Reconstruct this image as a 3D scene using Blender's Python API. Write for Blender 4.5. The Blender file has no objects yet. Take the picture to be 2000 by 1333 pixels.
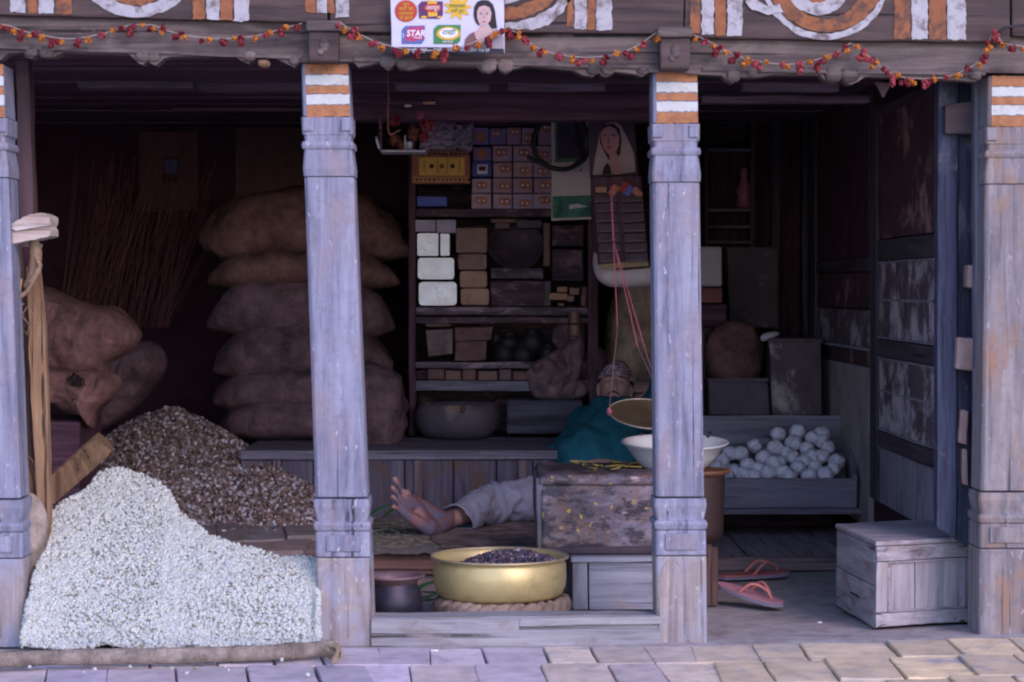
import bpy, bmesh, math, random
from mathutils import Vector, Matrix, noise
random.seed(7)
R = math.radians
sc = bpy.context.scene
COL = sc.collection
# ------------------------------------------------------------------ camera
FPX = 4200.0
CAMX, CAMY, CAMZ = 0.0, -6.0, .990
YAW, PITCH, ROLL = R(0.6), R(1.40), R(0.0)
VPX, VPY = 1000-4200*math.tan(math.radians(.6)), 666.5-4200*math.tan(math.radians(1.40))
fwd = Vector((math.sin(YAW)*math.cos(PITCH), math.cos(YAW)*math.cos(PITCH), -math.sin(PITCH)))
rt0 = Vector((math.cos(YAW), -math.sin(YAW), 0))
up0 = rt0.cross(fwd)
# the photograph is turned a little clockwise: things look rotated clockwise, the camera is rolled counter-clockwise
rt = rt0*math.cos(ROLL) + up0*math.sin(ROLL)
up = up0*math.cos(ROLL) - rt0*math.sin(ROLL)
CP = Vector((CAMX, CAMY, CAMZ))
cd = bpy.data.cameras.new('camera'); cam = bpy.data.objects.new('camera', cd); COL.objects.link(cam)
cd.lens = 36*FPX/2000; cd.sensor_width = 36; cd.clip_start = 0.1; cd.clip_end = 500
cam.matrix_world = Matrix(((rt.x, up.x, -fwd.x, CP.x), (rt.y, up.y, -fwd.y, CP.y), (rt.z, up.z, -fwd.z, CP.z), (0, 0, 0, 1)))
sc.camera = cam
def ray(px, py): return fwd*FPX + rt*(px-1000) - up*(py-666.5)
def P(px, py, Y):
    d = ray(px, py); t = (Y-CP.y)/d.y; return CP + d*t
def G(px, py, z=0.0):
    d = ray(px, py); t = (z-CP.z)/d.z; return CP + d*t
def S(px, py, X):
    d = ray(px, py); t = (X-CP.x)/d.x; return CP + d*t
def proj(p):
    d = Vector(p)-CP; z = d.dot(fwd); return 1000+FPX*d.dot(rt)/z, 666.5-FPX*d.dot(up)/z
def scale_at(Y): return (Y-CP.y)/FPX*1.0      # metres per pixel near the picture's middle
# ------------------------------------------------------------------ materials
def newmat(name):
    m = bpy.data.materials.new(name); m.use_nodes = True
    nt = m.node_tree; b = nt.nodes['Principled BSDF']; return m, nt, b
def N(nt, t, **kw):
    n = nt.nodes.new(t)
    for k, v in kw.items():
        if k in n.inputs: n.inputs[k].default_value = v
        else: setattr(n, k, v)
    return n
def c4(c): return (c[0], c[1], c[2], 1)
def ramp(nt, stops, src):
    r = nt.nodes.new('ShaderNodeValToRGB'); e = r.color_ramp.elements
    e[0].position, e[0].color = stops[0][0], c4(stops[0][1])
    e[1].position, e[1].color = stops[-1][0], c4(stops[-1][1])
    for p, c in stops[1:-1]:
        x = e.new(p); x.color = c4(c)
    nt.links.new(src, r.inputs[0]); return r
def mixc(nt, fac, a, b, mode='MIX'):
    m = nt.nodes.new('ShaderNodeMix'); m.data_type = 'RGBA'; m.blend_type = mode
    if isinstance(fac, (int, float)): m.inputs[0].default_value = fac
    else: nt.links.new(fac, m.inputs[0])
    for i, v in ((6, a), (7, b)):
        if isinstance(v, (tuple, list)): m.inputs[i].default_value = c4(v)
        else: nt.links.new(v, m.inputs[i])
    return m.outputs[2]
def coord(nt, scale=(1, 1, 1), rnd=True, rot=(0, 0, 0)):
    tc = nt.nodes.new('ShaderNodeTexCoord'); mp = nt.nodes.new('ShaderNodeMapping')
    mp.inputs['Scale'].default_value = scale; mp.inputs['Rotation'].default_value = rot
    nt.links.new(tc.outputs['Object'], mp.inputs['Vector'])
    if rnd:
        oi = nt.nodes.new('ShaderNodeObjectInfo'); ml = nt.nodes.new('ShaderNodeMath'); ml.operation = 'MULTIPLY'; ml.inputs[1].default_value = 37.0
        nt.links.new(oi.outputs['Random'], ml.inputs[0]); nt.links.new(ml.outputs[0], mp.inputs['Location'])
    return mp.outputs[0]
def tex(nt, vec, scale, detail=5, rough=.6, dist=0.0):
    n = N(nt, 'ShaderNodeTexNoise', Scale=scale, Detail=detail, Roughness=rough, Distortion=dist)
    nt.links.new(vec, n.inputs['Vector']); return n.outputs['Fac']
def bump(nt, b, h, strength=.3, dist=.004, prev=None):
    bm = N(nt, 'ShaderNodeBump', Strength=strength, Distance=dist); nt.links.new(h, bm.inputs['Height'])
    if prev is not None: nt.links.new(prev, bm.inputs['Normal'])
    nt.links.new(bm.outputs[0], b.inputs['Normal']); return bm.outputs[0]
def add(nt, a, b, op='ADD', k=None):
    m = nt.nodes.new('ShaderNodeMath'); m.operation = op
    for i, v in ((0, a), (1, b)):
        if isinstance(v, (int, float)): m.inputs[i].default_value = v
        else: nt.links.new(v, m.inputs[i])
    return m.outputs[0]
_m = {}
def wood(name, base, light=None, dark=None, axis='Z', patch=None, patch_at=(.52, .62), rough=.75, grain=1.0, pscale=7, bumps=.5, fleck=None):
    """weathered timber: grain along one axis, cracks, and optional patches of another colour"""
    if name in _m: return _m[name]
    m, nt, b = newmat(name)
    light = light or tuple(min(1, x*1.35) for x in base); dark = dark or tuple(x*.45 for x in base)
    L, A = 2.2, 34.0
    s = {'Z': (A, A, L), 'X': (L, A, A), 'Y': (A, L, A)}[axis]
    v = coord(nt, s)
    g = tex(nt, v, 1.0*grain, 9, .68, .5)
    c = ramp(nt, [(.30, dark), (.47, base), (.72, light)], g).outputs[0]
    v2 = coord(nt, (1, 1, 1)); blot = tex(nt, v2, pscale, 6, .62)
    c = mixc(nt, ramp(nt, [(.35, (.0,)*3), (.75, (.55,)*3)], blot).outputs[0], c, mixc(nt, .5, c, (.5, .5, .5), 'MULTIPLY'))
    # long thin cracks
    s3 = {'Z': (60, 60, 1.1), 'X': (1.1, 60, 60), 'Y': (60, 1.1, 60)}[axis]
    v3 = coord(nt, s3); cr = tex(nt, v3, .8, 3, .5, .3)
    crm = ramp(nt, [(.30, (1, 1, 1)), (.36, (0, 0, 0))], cr).outputs[0]
    c = mixc(nt, crm, c, tuple(x*.5 for x in dark))
    if patch:
        v4 = coord(nt, {'Z': (1, 1, .45), 'X': (.45, 1, 1), 'Y': (1, .45, 1)}[axis])
        p = tex(nt, v4, pscale*1.6, 9, .7, .4)
        pm = ramp(nt, [(patch_at[0], (0, 0, 0)), (patch_at[1], (1, 1, 1))], p).outputs[0]
        c = mixc(nt, pm, c, patch)
    if fleck:
        v5 = coord(nt, {'Z': (1, 1, .35), 'X': (.35, 1, 1), 'Y': (1, .35, 1)}[axis]); fl = tex(nt, v5, 75, 3, .6)
        c = mixc(nt, ramp(nt, [(.64, (0, 0, 0)), (.70, (.8, .8, .8))], fl).outputs[0], c, fleck)
        fd = tex(nt, coord(nt, (1, 1, 1)), 30, 8, .75)
        c = mixc(nt, ramp(nt, [(.50, (0, 0, 0)), (.68, (.45, .45, .45))], fd).outputs[0], c, (base[0]*.62, base[1]*.55, base[2]*.50))
    nt.links.new(c, b.inputs['Base Color'])
    b.inputs['Roughness'].default_value = rough
    b.inputs['Specular IOR Level'].default_value = .35
    h = add(nt, g, add(nt, crm, -.8, 'MULTIPLY')); bump(nt, b, h, bumps, .004)
    _m[name] = m; return m
def plain(name, base, var=.35, scale=18, rough=.7, metallic=0, spec=.4, patch=None, patch_at=(.55, .65), bumps=.25, bscale=None, bd=.003, attr=False):
    if name in _m: return _m[name]
    m, nt, b = newmat(name)
    v = coord(nt); g = tex(nt, v, scale, 7, .65)
    c = ramp(nt, [(.28, tuple(x*(1-var) for x in base)), (.5, base), (.75, tuple(min(1, x*(1+var*.7)) for x in base))], g).outputs[0]
    if attr:
        a = nt.nodes.new('ShaderNodeAttribute'); a.attribute_name = 'tint'
        c = mixc(nt, 1.0, c, a.outputs['Color'], 'MULTIPLY')
    if patch:
        p = tex(nt, v, scale*.55, 9, .72, .3)
        pm = ramp(nt, [(patch_at[0], (0, 0, 0)), (patch_at[1], (1, 1, 1))], p).outputs[0]
        c = mixc(nt, pm, c, patch)
    nt.links.new(c, b.inputs['Base Color'])
    b.inputs['Roughness'].default_value = rough; b.inputs['Metallic'].default_value = metallic
    b.inputs['Specular IOR Level'].default_value = spec
    if bumps: bump(nt, b, tex(nt, v, bscale or scale*3, 5, .6), bumps, bd)
    _m[name] = m; return m
def burlap(name, base, patch=None, k=1.0):
    if name in _m: return _m[name]
    m, nt, b = newmat(name)
    v = coord(nt); g = tex(nt, v, 9, 8, .7)
    c = ramp(nt, [(.30, tuple(x*.35 for x in base)), (.5, base), (.70, tuple(x*1.7 for x in base))], g).outputs[0]
    w1 = N(nt, 'ShaderNodeTexWave', Scale=75.0*k, Distortion=1.5, bands_direction='Z'); w2 = N(nt, 'ShaderNodeTexWave', Scale=75.0*k, Distortion=1.5, bands_direction='X')
    nt.links.new(v, w1.inputs['Vector']); nt.links.new(v, w2.inputs['Vector'])
    w = add(nt, w1.outputs['Fac'], w2.outputs['Fac'], 'ADD')
    c = mixc(nt, .55, c, mixc(nt, add(nt, w, .5, 'MULTIPLY'), (.15, .15, .15), (1.7, 1.7, 1.7)), 'MULTIPLY')
    if patch:
        p = tex(nt, v, 6, 8, .7); pm = ramp(nt, [(.5, (0, 0, 0)), (.68, (1, 1, 1))], p).outputs[0]
        c = mixc(nt, pm, c, patch)
    nt.links.new(c, b.inputs['Base Color']); b.inputs['Roughness'].default_value = .95; b.inputs['Specular IOR Level'].default_value = .1
    n1 = bump(nt, b, w, .6, .002); bump(nt, b, add(nt, tex(nt, v, 8, 7, .66, 1.2), add(nt, tex(nt, coord(nt, (30, 8, 9)), 1.0, 5, .6, .8), .6, 'MULTIPLY')), .9, .016, n1)
    _m[name] = m; return m
# ------------------------------------------------------------------ mesh building
class MB:
    def __init__(s): s.v = []; s.f = []; s.mi = []; s.cur = 0; s.sm = []; s.smooth = False; s.tint = None; s.tv = []
    def _add(s, vs, fs):
        o = len(s.v); s.v += [Vector(x) for x in vs]
        if s.tint is not None: s.tv += [s.tint]*len(vs)
        else: s.tv += [(1, 1, 1)]*len(vs)
        for f in fs: s.f.append([i+o for i in f]); s.mi.append(s.cur); s.sm.append(s.smooth)
        return s
    def grid(s, fn, nu, nv, cu=False, cv=False, flip=False):
        vs = [fn(i/(nu if cu else nu-1), j/(nv if cv else nv-1)) for j in range(nv) for i in range(nu)]
        fs = []
        for j in range(nv if cv else nv-1):
            for i in range(nu if cu else nu-1):
                a = j*nu+i; b_ = j*nu+(i+1) % nu; c = ((j+1) % nv)*nu+(i+1) % nu; d = ((j+1) % nv)*nu+i
                fs.append([a, d, c, b_] if flip else [a, b_, c, d])
        return s._add(vs, fs)
    def hexa(s, c8, n=(1, 1, 1), jit=0.0, jf=7.0):
        """c8: corners, index = x + 2*y + 4*z; subdivided and roughened"""
        c8 = [Vector(c) for c in c8]
        def pt(u, v, w):
            a = c8[0].lerp(c8[1], u).lerp(c8[2].lerp(c8[3], u), v); b = c8[4].lerp(c8[5], u).lerp(c8[6].lerp(c8[7], u), v)
            p = a.lerp(b, w)
            if jit: p = p + noise.noise_vector(p*jf)*jit + noise.noise_vector(p*jf*4)*jit*.35
            return p
        ids = {}; vs = []; fs = []
        nx, ny, nz = n
        def vid(i, j, k):
            key = (i, j, k)
            if key not in ids: ids[key] = len(vs); vs.append(pt(i/nx, j/ny, k/nz))
            return ids[key]
        for i in range(nx):
            for k in range(nz):
                fs.append([vid(i, 0, k), vid(i+1, 0, k), vid(i+1, 0, k+1), vid(i, 0, k+1)])
                fs.append([vid(i, ny, k), vid(i, ny, k+1), vid(i+1, ny, k+1), vid(i+1, ny, k)])
        for j in range(ny):
            for k in range(nz):
                fs.append([vid(0, j, k), vid(0, j, k+1), vid(0, j+1, k+1), vid(0, j+1, k)])
                fs.append([vid(nx, j, k), vid(nx, j+1, k), vid(nx, j+1, k+1), vid(nx, j, k+1)])
        for i in range(nx):
            for j in range(ny):
                fs.append([vid(i, j, 0), vid(i, j+1, 0), vid(i+1, j+1, 0), vid(i+1, j, 0)])
                fs.append([vid(i, j, nz), vid(i+1, j, nz), vid(i+1, j+1, nz), vid(i, j+1, nz)])
        return s._add(vs, fs)
    def box(s, x0, x1, y0, y1, z0, z1, cell=0, jit=0.0):
        n = (1, 1, 1)
        if cell: n = tuple(max(1, min(60, int(abs(q)/cell))) for q in (x1-x0, y1-y0, z1-z0))
        return s.hexa([(x, y, z) for z in (z0, z1) for y in (y0, y1) for x in (x0, x1)], n, jit)
    def pbox(s, px0, py0, px1, py1, Y, dep, cell=0, jit=0.0):
        a = P(px0, py0, Y); b_ = P(px1, py1, Y); c = P(px0, py1, Y); d = P(px1, py0, Y)
        x0 = (a.x+c.x)/2; x1 = (b_.x+d.x)/2; z1 = (a.z+d.z)/2; z0 = (b_.z+c.z)/2
        return s.box(x0, x1, Y, Y+dep, z0, z1, cell, jit)
    def ptilt(s, a, b_, c, d, Y, dep, n=(1, 1, 1), jit=0.0):
        """four pixel corners top-left, top-right, bottom-right, bottom-left on the plane Y, thickness dep backwards"""
        A, B, C, D = (P(q[0], q[1], Y) for q in (a, b_, c, d)); o = Vector((0, dep, 0))
        return s.hexa([D, C, D+o, C+o, A, B, A+o, B+o], n, jit)
    def prism(s, pts, Y0, Y1, seg=None):
        """outline in world XZ (list of Vectors), extruded in Y; a fan cap by triangulation"""
        n = len(pts); vs = [(p.x, Y0, p.z) for p in pts]+[(p.x, Y1, p.z) for p in pts]
        from mathutils.geometry import tessellate_polygon
        tr = tessellate_polygon([[Vector((p.x, p.z, 0)) for p in pts]])
        fs = []
        for t in tr:
            a, b_, c = (pts[i] for i in t)
            cr = (b_.x-a.x)*(c.z-a.z)-(b_.z-a.z)*(c.x-a.x)
            t = list(t) if cr > 0 else list(t)[::-1]
            fs.append(t); fs.append([i+n for i in t[::-1]])
        ar = sum(pts[i].x*pts[(i+1) % n].z-pts[(i+1) % n].x*pts[i].z for i in range(n))
        for i in range(n):
            j = (i+1) % n
            fs.append([i, i+n, j+n, j] if ar > 0 else [j, j+n, i+n, i])
        return s._add(vs, fs)
    def tube(s, path, r, k=8, caps=True, wob=0.0):
        path = [Vector(p) for p in path]; rr = r if isinstance(r, (list, tuple)) else [r]*len(path)
        prev = None; rings = []
        for i, p in enumerate(path):
            t = (path[min(i+1, len(path)-1)]-path[max(i-1, 0)])
            t = t.normalized() if t.length > 1e-9 else Vector((0, 0, 1))
            if prev is None:
                a = Vector((0, 0, 1)) if abs(t.z) < .9 else Vector((1, 0, 0)); u = t.cross(a).normalized()
            else: u = (prev-t*prev.dot(t)).normalized()
            prev = u; w = t.cross(u)
            rings.append([p+(u*math.cos(2*math.pi*q/k)+w*math.sin(2*math.pi*q/k))*rr[i]*(1+(wob*noise.noise(p*40+Vector((q, 0, 0))) if wob else 0)) for q in range(k)])
        vs = [x for rg in rings for x in rg]; fs = []
        for i in range(len(rings)-1):
            for q in range(k): a = i*k+q; b_ = i*k+(q+1) % k; fs.append([a, b_, b_+k, a+k])
        if caps: fs.append(list(range(k))[::-1]); fs.append([(len(rings)-1)*k+q for q in range(k)])
        return s._add(vs, fs)
    def lathe(s, prof, c, k=40, tilt=None, wob=0.0, sq=(1, 1)):
        """prof: (radius, height) list about the point c"""
        c = Vector(c); M = tilt or Matrix.Identity(3); vs = []; fs = []
        for (r, h) in prof:
            for q in range(k):
                a = 2*math.pi*q/k; p = Vector((r*math.cos(a)*sq[0], r*math.sin(a)*sq[1], h))
                if wob: p = p+noise.noise_vector(p*9+c)*wob
                vs.append(c+M @ p)
        for i in range(len(prof)-1):
            for q in range(k): a = i*k+q; b_ = i*k+(q+1) % k; fs.append([a, b_, b_+k, a+k])
        return s._add(vs, fs)
    def blob(s, c, r, nu=20, nv=12, e=1.0, nz=0.0, nf=6.0, M=None, seed=0):
        """superellipsoid with noise; r = (rx, ry, rz)"""
        c = Vector(c); M = M or Matrix.Identity(3); so = Vector((seed*3.1, seed*1.7, seed*5.3))
        def pw(x): return math.copysign(abs(x)**e, x)
        vs = []; fs = []
        def pt(th, ph):
            p = Vector((pw(math.cos(ph))*pw(math.cos(th))*r[0], pw(math.cos(ph))*pw(math.sin(th))*r[1], pw(math.sin(ph))*r[2]))
            if nz:
                d = noise.noise(p*nf+so)*nz+noise.noise(p*nf*2.7+so)*nz*.45; p += p.normalized()*d
            return c+M @ p
        vs.append(pt(0, -math.pi/2))
        for j in range(1, nv):
            for i in range(nu): vs.append(pt(2*math.pi*i/nu, -math.pi/2+math.pi*j/nv))
        vs.append(pt(0, math.pi/2)); L = len(vs)-1
        for i in range(nu): fs.append([0, 1+(i+1) % nu, 1+i]); fs.append([L, L-nu+i, L-nu+(i+1) % nu])
        for j in range(nv-2):
            for i in range(nu): a = 1+j*nu+i; b_ = 1+j*nu+(i+1) % nu; fs.append([a, b_, b_+nu, a+nu])
        return s._add(vs, fs)
    def build(s, name, mats, parent=None, loc=None, bevel=0, seg=2, smooth=None, sub=0, solid=0):
        if not isinstance(mats, (list, tuple)): mats = [mats]
        me = bpy.data.meshes.new(name)
        if parent is not None: o0 = parent['_w'] if '_w' in parent else list(parent.location); o0 = Vector(o0)
        elif loc is not None: o0 = Vector(loc)
        else:
            xs = [p.x for p in s.v]; ys = [p.y for p in s.v]
            o0 = Vector(((min(xs)+max(xs))/2, (min(ys)+max(ys))/2, min(p.z for p in s.v)))
        me.from_pydata([p-o0 for p in s.v], [], s.f)
        for m in mats: me.materials.append(m)
        me.polygons.foreach_set('material_index', s.mi)
        me.polygons.foreach_set('use_smooth', [True]*len(s.f) if (smooth is True) else ([False]*len(s.f) if smooth is False else s.sm))
        if s.tint is not None:
            a = me.color_attributes.new('tint', 'FLOAT_COLOR', 'POINT')
            a.data.foreach_set('color', [x for t in s.tv for x in (t[0], t[1], t[2], 1)])
        me.update()
        o = bpy.data.objects.new(name, me); COL.objects.link(o)
        W[o.name] = o0
        if parent is not None: o.parent = parent; o.location = o0-W[parent.name]
        else: o.location = o0
        if bevel:
            b_ = o.modifiers.new('bevel', 'BEVEL'); b_.width = bevel; b_.segments = seg; b_.limit_method = 'ANGLE'; b_.angle_limit = R(40)
        if solid:
            b_ = o.modifiers.new('solid', 'SOLIDIFY'); b_.thickness = solid; b_.offset = 0
        if sub:
            b_ = o.modifiers.new('sub', 'SUBSURF'); b_.levels = sub; b_.render_levels = sub
        return o
W = {}
_ob = MB.build
def thing(name, label, cat, loc, group=None):
    o = bpy.data.objects.new(name, None); COL.objects.link(o); o.location = loc; o.empty_display_size = .05
    W[o.name] = Vector(loc); tag(o, label, cat, group); return o
def build(mb, name, mats, parent=None, **kw):
    """parent given: the mesh becomes its child, origin at the parent's world place"""
    if parent is not None: parent['_w'] = list(W[parent.name])
    o = mb.build(name, mats, parent, **kw)
    if parent is not None and '_w' in parent: del parent['_w']
    return o
def tag(o, label=None, cat=None, group=None, kind=None):
    if label: o['label'] = label
    if cat: o['category'] = cat
    if group: o['group'] = group
    if kind: o['kind'] = kind
    return o
ORD = ['first', 'second', 'third', 'fourth', 'fifth', 'sixth', 'seventh', 'eighth', 'ninth', 'tenth', 'eleventh', 'twelfth']
def smoothpath(pts, n):
    """Catmull-Rom through world points"""
    pts = [Vector(p) for p in pts]; q = [pts[0]*2-pts[1]]+pts+[pts[-1]*2-pts[-2]]; out = []
    m = len(pts)-1
    for i in range(n):
        t = i/(n-1)*m; k = min(int(t), m-1); f = t-k; a, b_, c, d = q[k:k+4]
        out.append(.5*((2*b_)+(c-a)*f+(2*a-5*b_+4*c-d)*f*f+(3*b_-a-3*c+d)*f**3))
    return out
def text_mesh(name, body, origin, size, mat, parent, shear=0, align='CENTER', bold=0.0, xs=1.0):
    cu = bpy.data.curves.new(name, 'FONT'); cu.body = body; cu.size = size; cu.align_x = align; cu.align_y = 'CENTER'; cu.shear = shear; cu.offset = bold
    cu.extrude = .0004
    t = bpy.data.objects.new(name, cu); COL.objects.link(t)
    dg = bpy.context.evaluated_depsgraph_get(); me = bpy.data.meshes.new_from_object(t.evaluated_get(dg)); bpy.data.objects.remove(t)
    o = bpy.data.objects.new(name, me); COL.objects.link(o); me.materials.clear(); me.materials.append(mat)
    o.rotation_euler = (R(90), 0, 0); o.scale = (xs, 1, 1)
    W[o.name] = Vector(origin); o.parent = parent; o.location = Vector(origin)-W[parent.name]; return o
# ================================================================== palette
POSTW = wood('weathered lilac post timber', (.20, .215, .305), (.34, .36, .46), (.07, .07, .11), 'Z', patch=(.25, .22, .26), patch_at=(.50, .64), pscale=5, fleck=(.46, .46, .52))
POSTB = wood('worn post foot timber', (.30, .265, .27), (.46, .40, .36), (.12, .10, .11), 'Z', patch=(.27, .29, .38), patch_at=(.47, .62), fleck=(.48, .44, .42))
POST3 = wood('grey brown post timber', (.20, .19, .215), (.34, .31, .31), (.07, .06, .07), 'Z', patch=(.27, .17, .12), patch_at=(.52, .68), fleck=(.38, .36, .38))
BEAMW = wood('smoky beam timber', (.088, .068, .066), (.19, .155, .145), (.025, .018, .02), 'X', patch=(.19, .15, .14), patch_at=(.52, .68))
FASCIA = wood('dark fascia timber', (.060, .040, .040), (.115, .08, .075), (.025, .018, .018), 'X')
SILLW = wood('pale sill timber', (.27, .27, .30), (.40, .39, .40), (.12, .11, .12), 'X', patch=(.22, .20, .20))
BROWNZ = wood('brown raw plank', (.20, .125, .075), (.34, .22, .13), (.07, .04, .025), 'Z')
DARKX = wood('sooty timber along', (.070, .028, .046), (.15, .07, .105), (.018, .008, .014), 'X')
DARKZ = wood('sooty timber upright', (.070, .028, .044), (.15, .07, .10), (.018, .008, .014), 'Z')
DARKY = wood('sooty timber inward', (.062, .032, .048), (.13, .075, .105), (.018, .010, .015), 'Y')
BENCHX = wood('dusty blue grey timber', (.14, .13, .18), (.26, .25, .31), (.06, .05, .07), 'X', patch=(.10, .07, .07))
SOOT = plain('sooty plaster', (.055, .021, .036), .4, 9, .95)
ORANGE = plain('ochre paint', (.36, .16, .075), .35, 40, .85, patch=(.16, .085, .05), patch_at=(.56, .68))
WHITE = plain('chalk white paint', (.50, .54, .54), .15, 40, .85, patch=(.32, .30, .30), patch_at=(.56, .70))
WHITE2 = plain('aged whitewash', (.38, .385, .42), .2, 40, .85, patch=(.15, .12, .12), patch_at=(.50, .64))
ORANGE2 = plain('aged ochre', (.26, .10, .045), .35, 40, .85, patch=(.085, .05, .042), patch_at=(.50, .64))
STONE = plain('worn paving brick', (.68, .57, .46), .3, 14, .85, attr=True, patch=(.38, .36, .37), patch_at=(.5, .66), bumps=.5)
DUST = plain('trodden dust', (.34, .31, .31), .4, 14, .95, bumps=.6, patch=(.22, .17, .15), patch_at=(.52, .7))
# ================================================================== world
w = bpy.data.worlds.new('World'); sc.world = w; w.use_nodes = True
nt = w.node_tree; bg = nt.nodes['Background']; sky = nt.nodes.new('ShaderNodeTexSky'); sky.sky_type = 'NISHITA'
sky.sun_disc = False; SUN_EL, SUN_AZ = R(30), R(150)     # azimuth measured clockwise from +Y (into the shop)
sky.sun_elevation = SUN_EL; sky.sun_rotation = SUN_AZ; sky.ozone_density = 3.2; sky.air_density = 1.0; sky.dust_density = .6
nt.links.new(sky.outputs[0], bg.inputs[0]); bg.inputs[1].default_value = .13
sl = bpy.data.lights.new('sun', 'SUN'); sl.energy = .60; sl.angle = R(30); sl.color = (1.0, .74, .70)
so = bpy.data.objects.new('sun', sl); COL.objects.link(so)
sd = Vector((math.sin(SUN_AZ)*math.cos(SUN_EL), math.cos(SUN_AZ)*math.cos(SUN_EL), math.sin(SUN_EL)))
so.rotation_euler = sd.to_track_quat('Z', 'Y').to_euler(); so.location = (4, -4, 5)
sc.view_settings.view_transform = 'Standard'; sc.view_settings.look = 'None'; sc.view_settings.exposure = 1.42; sc.view_settings.gamma = 1
sc.view_settings.use_white_balance = True; sc.view_settings.white_balance_temperature = 6500; sc.view_settings.white_balance_tint = 26
sc.cycles.filter_width = 2.2; sc.cycles.max_bounces = 8; sc.cycles.diffuse_bounces = 5
# ================================================================== ground and shell
g = MB(); g.box(-40, 40, -60, 0.03, -.30, -.040); tag(build(g, 'street_ground', DUST), 'dusty street ground in front of the shop', kind='structure')
XWALL = P(1895, 1000, 0.15).x+.02
def gz(x):
    xa, xb, xc = P(665, 1257, 0), P(1330, 1251, 0), P(1925, 1233, 0)
    return xa.z+(xb.z-xa.z)*(x-xa.x)/(xb.x-xa.x) if x < xb.x else xb.z+(xc.z-xb.z)*(min(x, xc.x)-xb.x)/(xc.x-xb.x)
XLW = P(-30, 700, 3.9).x-.15
g = MB(); g.smooth = True
g.grid(lambda u, v: Vector((-2.2+6.4*u, -.50+2.10*v, gz(-2.2+6.4*u)*(1-min(1, max(0, v-.24)/.284))-.008+.005*noise.noise(Vector((u*30, v*9, 0)))-(.022 if v < .20 else 0))), 100, 30)
tag(build(g, 'dirt_apron', DUST), 'trodden grey dust along the shop front', kind='structure')
# paving bricks
random.seed(3)
def pave():
    mb = MB(); mb.tint = (1, 1, 1)
    row = 0; y = -.06; dz = .024
    for row in range(14):
        dy = (.30 if row else .27)+random.uniform(-.012, .012); x = -2.2+random.uniform(0, .1)
        while x < 4.2:
            wd = random.uniform(.13, .185)
            if random.random() < .12: wd *= 1.35
            sk = -.16 if x < -.4 else (-.06 if x < .5 else .03)
            y1 = y-(.012*math.sin(x*1.7)); y0 = y1-dy; gp = .0018
            def sx(X, Y): return X+(-(Y+.06))*sk*-1
            t = random.uniform(.8, 1.15); warm = min(1, max(0, (x+.2)/1.2))+random.uniform(-.25, .25)
            mb.tint = (t*(.88+.20*warm), t*(.90+.12*warm), t*(1.20-.42*warm))
            tp = random.uniform(-.003, .003); j = [random.uniform(-.004, .004) for _ in range(8)]
            c = []
            gg = gz(x)
            for z in (-.05, gg+tp-.004+.003*noise.noise(Vector((x*3, row, 0)))):
                for (X, Y, q) in ((x+gp, y0+gp, 0), (x+wd-gp, y0+gp, 2), (x+gp, y1-gp, 4), (x+wd-gp, y1-gp, 6)):
                    c.append((sx(X, Y)+j[q], Y+j[q+1], z))
            mb.hexa(c, (5, 6, 1), .0022, 11)
            x += wd
        y -= dy+.003
    return mb
tag(build(pave(), 'paving', STONE, bevel=.004, seg=2), 'worn brick paving of the street', kind='structure')
BACK = 3.95; CEIL = 1.74
g = MB(); g.box(XLW, XWALL+1.0, 1.50, BACK+.1, -.05, -.014); tag(build(g, 'floor', DUST), kind='structure')
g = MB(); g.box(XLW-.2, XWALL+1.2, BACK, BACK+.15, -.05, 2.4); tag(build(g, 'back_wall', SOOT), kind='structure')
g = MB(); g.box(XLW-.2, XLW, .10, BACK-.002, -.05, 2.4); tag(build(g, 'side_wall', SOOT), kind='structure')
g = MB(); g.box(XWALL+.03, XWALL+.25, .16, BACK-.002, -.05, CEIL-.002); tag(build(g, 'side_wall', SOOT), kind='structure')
g = MB()
y = .13
while y < BACK-.05: g.box(XLW+.01, XWALL+.6, y, y+.155, CEIL+random.uniform(0, .008), CEIL+.05); y += .16
tag(build(g, 'ceiling', wood('ceiling boards', (.14, .085, .125), (.26, .17, .24), (.04, .022, .034), 'X'), bevel=.003), kind='structure')
# unseen storey above, added to keep the sky off the ceiling
BR = None
m, nt_, b_ = newmat('old facade brick'); v = coord(nt_, (1, 1, 1), False, (R(90), 0, 0))
bt = N(nt_, 'ShaderNodeTexBrick', Scale=4.5); bt.inputs['Color1'].default_value = (.22, .09, .06, 1); bt.inputs['Color2'].default_value = (.28, .13, .08, 1); bt.inputs['Mortar'].default_value = (.16, .14, .13, 1)
nt_.links.new(v, bt.inputs['Vector']); nt_.links.new(bt.outputs['Color'], b_.inputs['Base Color']); b_.inputs['Roughness'].default_value = .9; BR = m
FT = 2.06
g = MB(); g.box(XLW-1.5, XWALL+2.5, .02, BACK+.1, FT+.002, 4.6); tag(build(g, 'unseen_upper_wall', BR), 'unseen brick storey added above the shop front to block sky light', kind='structure')
# wall masses left and right of the shop outside the picture
g = MB(); g.box(XLW-1.5, XLW-.21, .02, BACK, -.05, FT); tag(build(g, 'facade_wall', BR), 'brick facade beside the shop', kind='structure')
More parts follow.
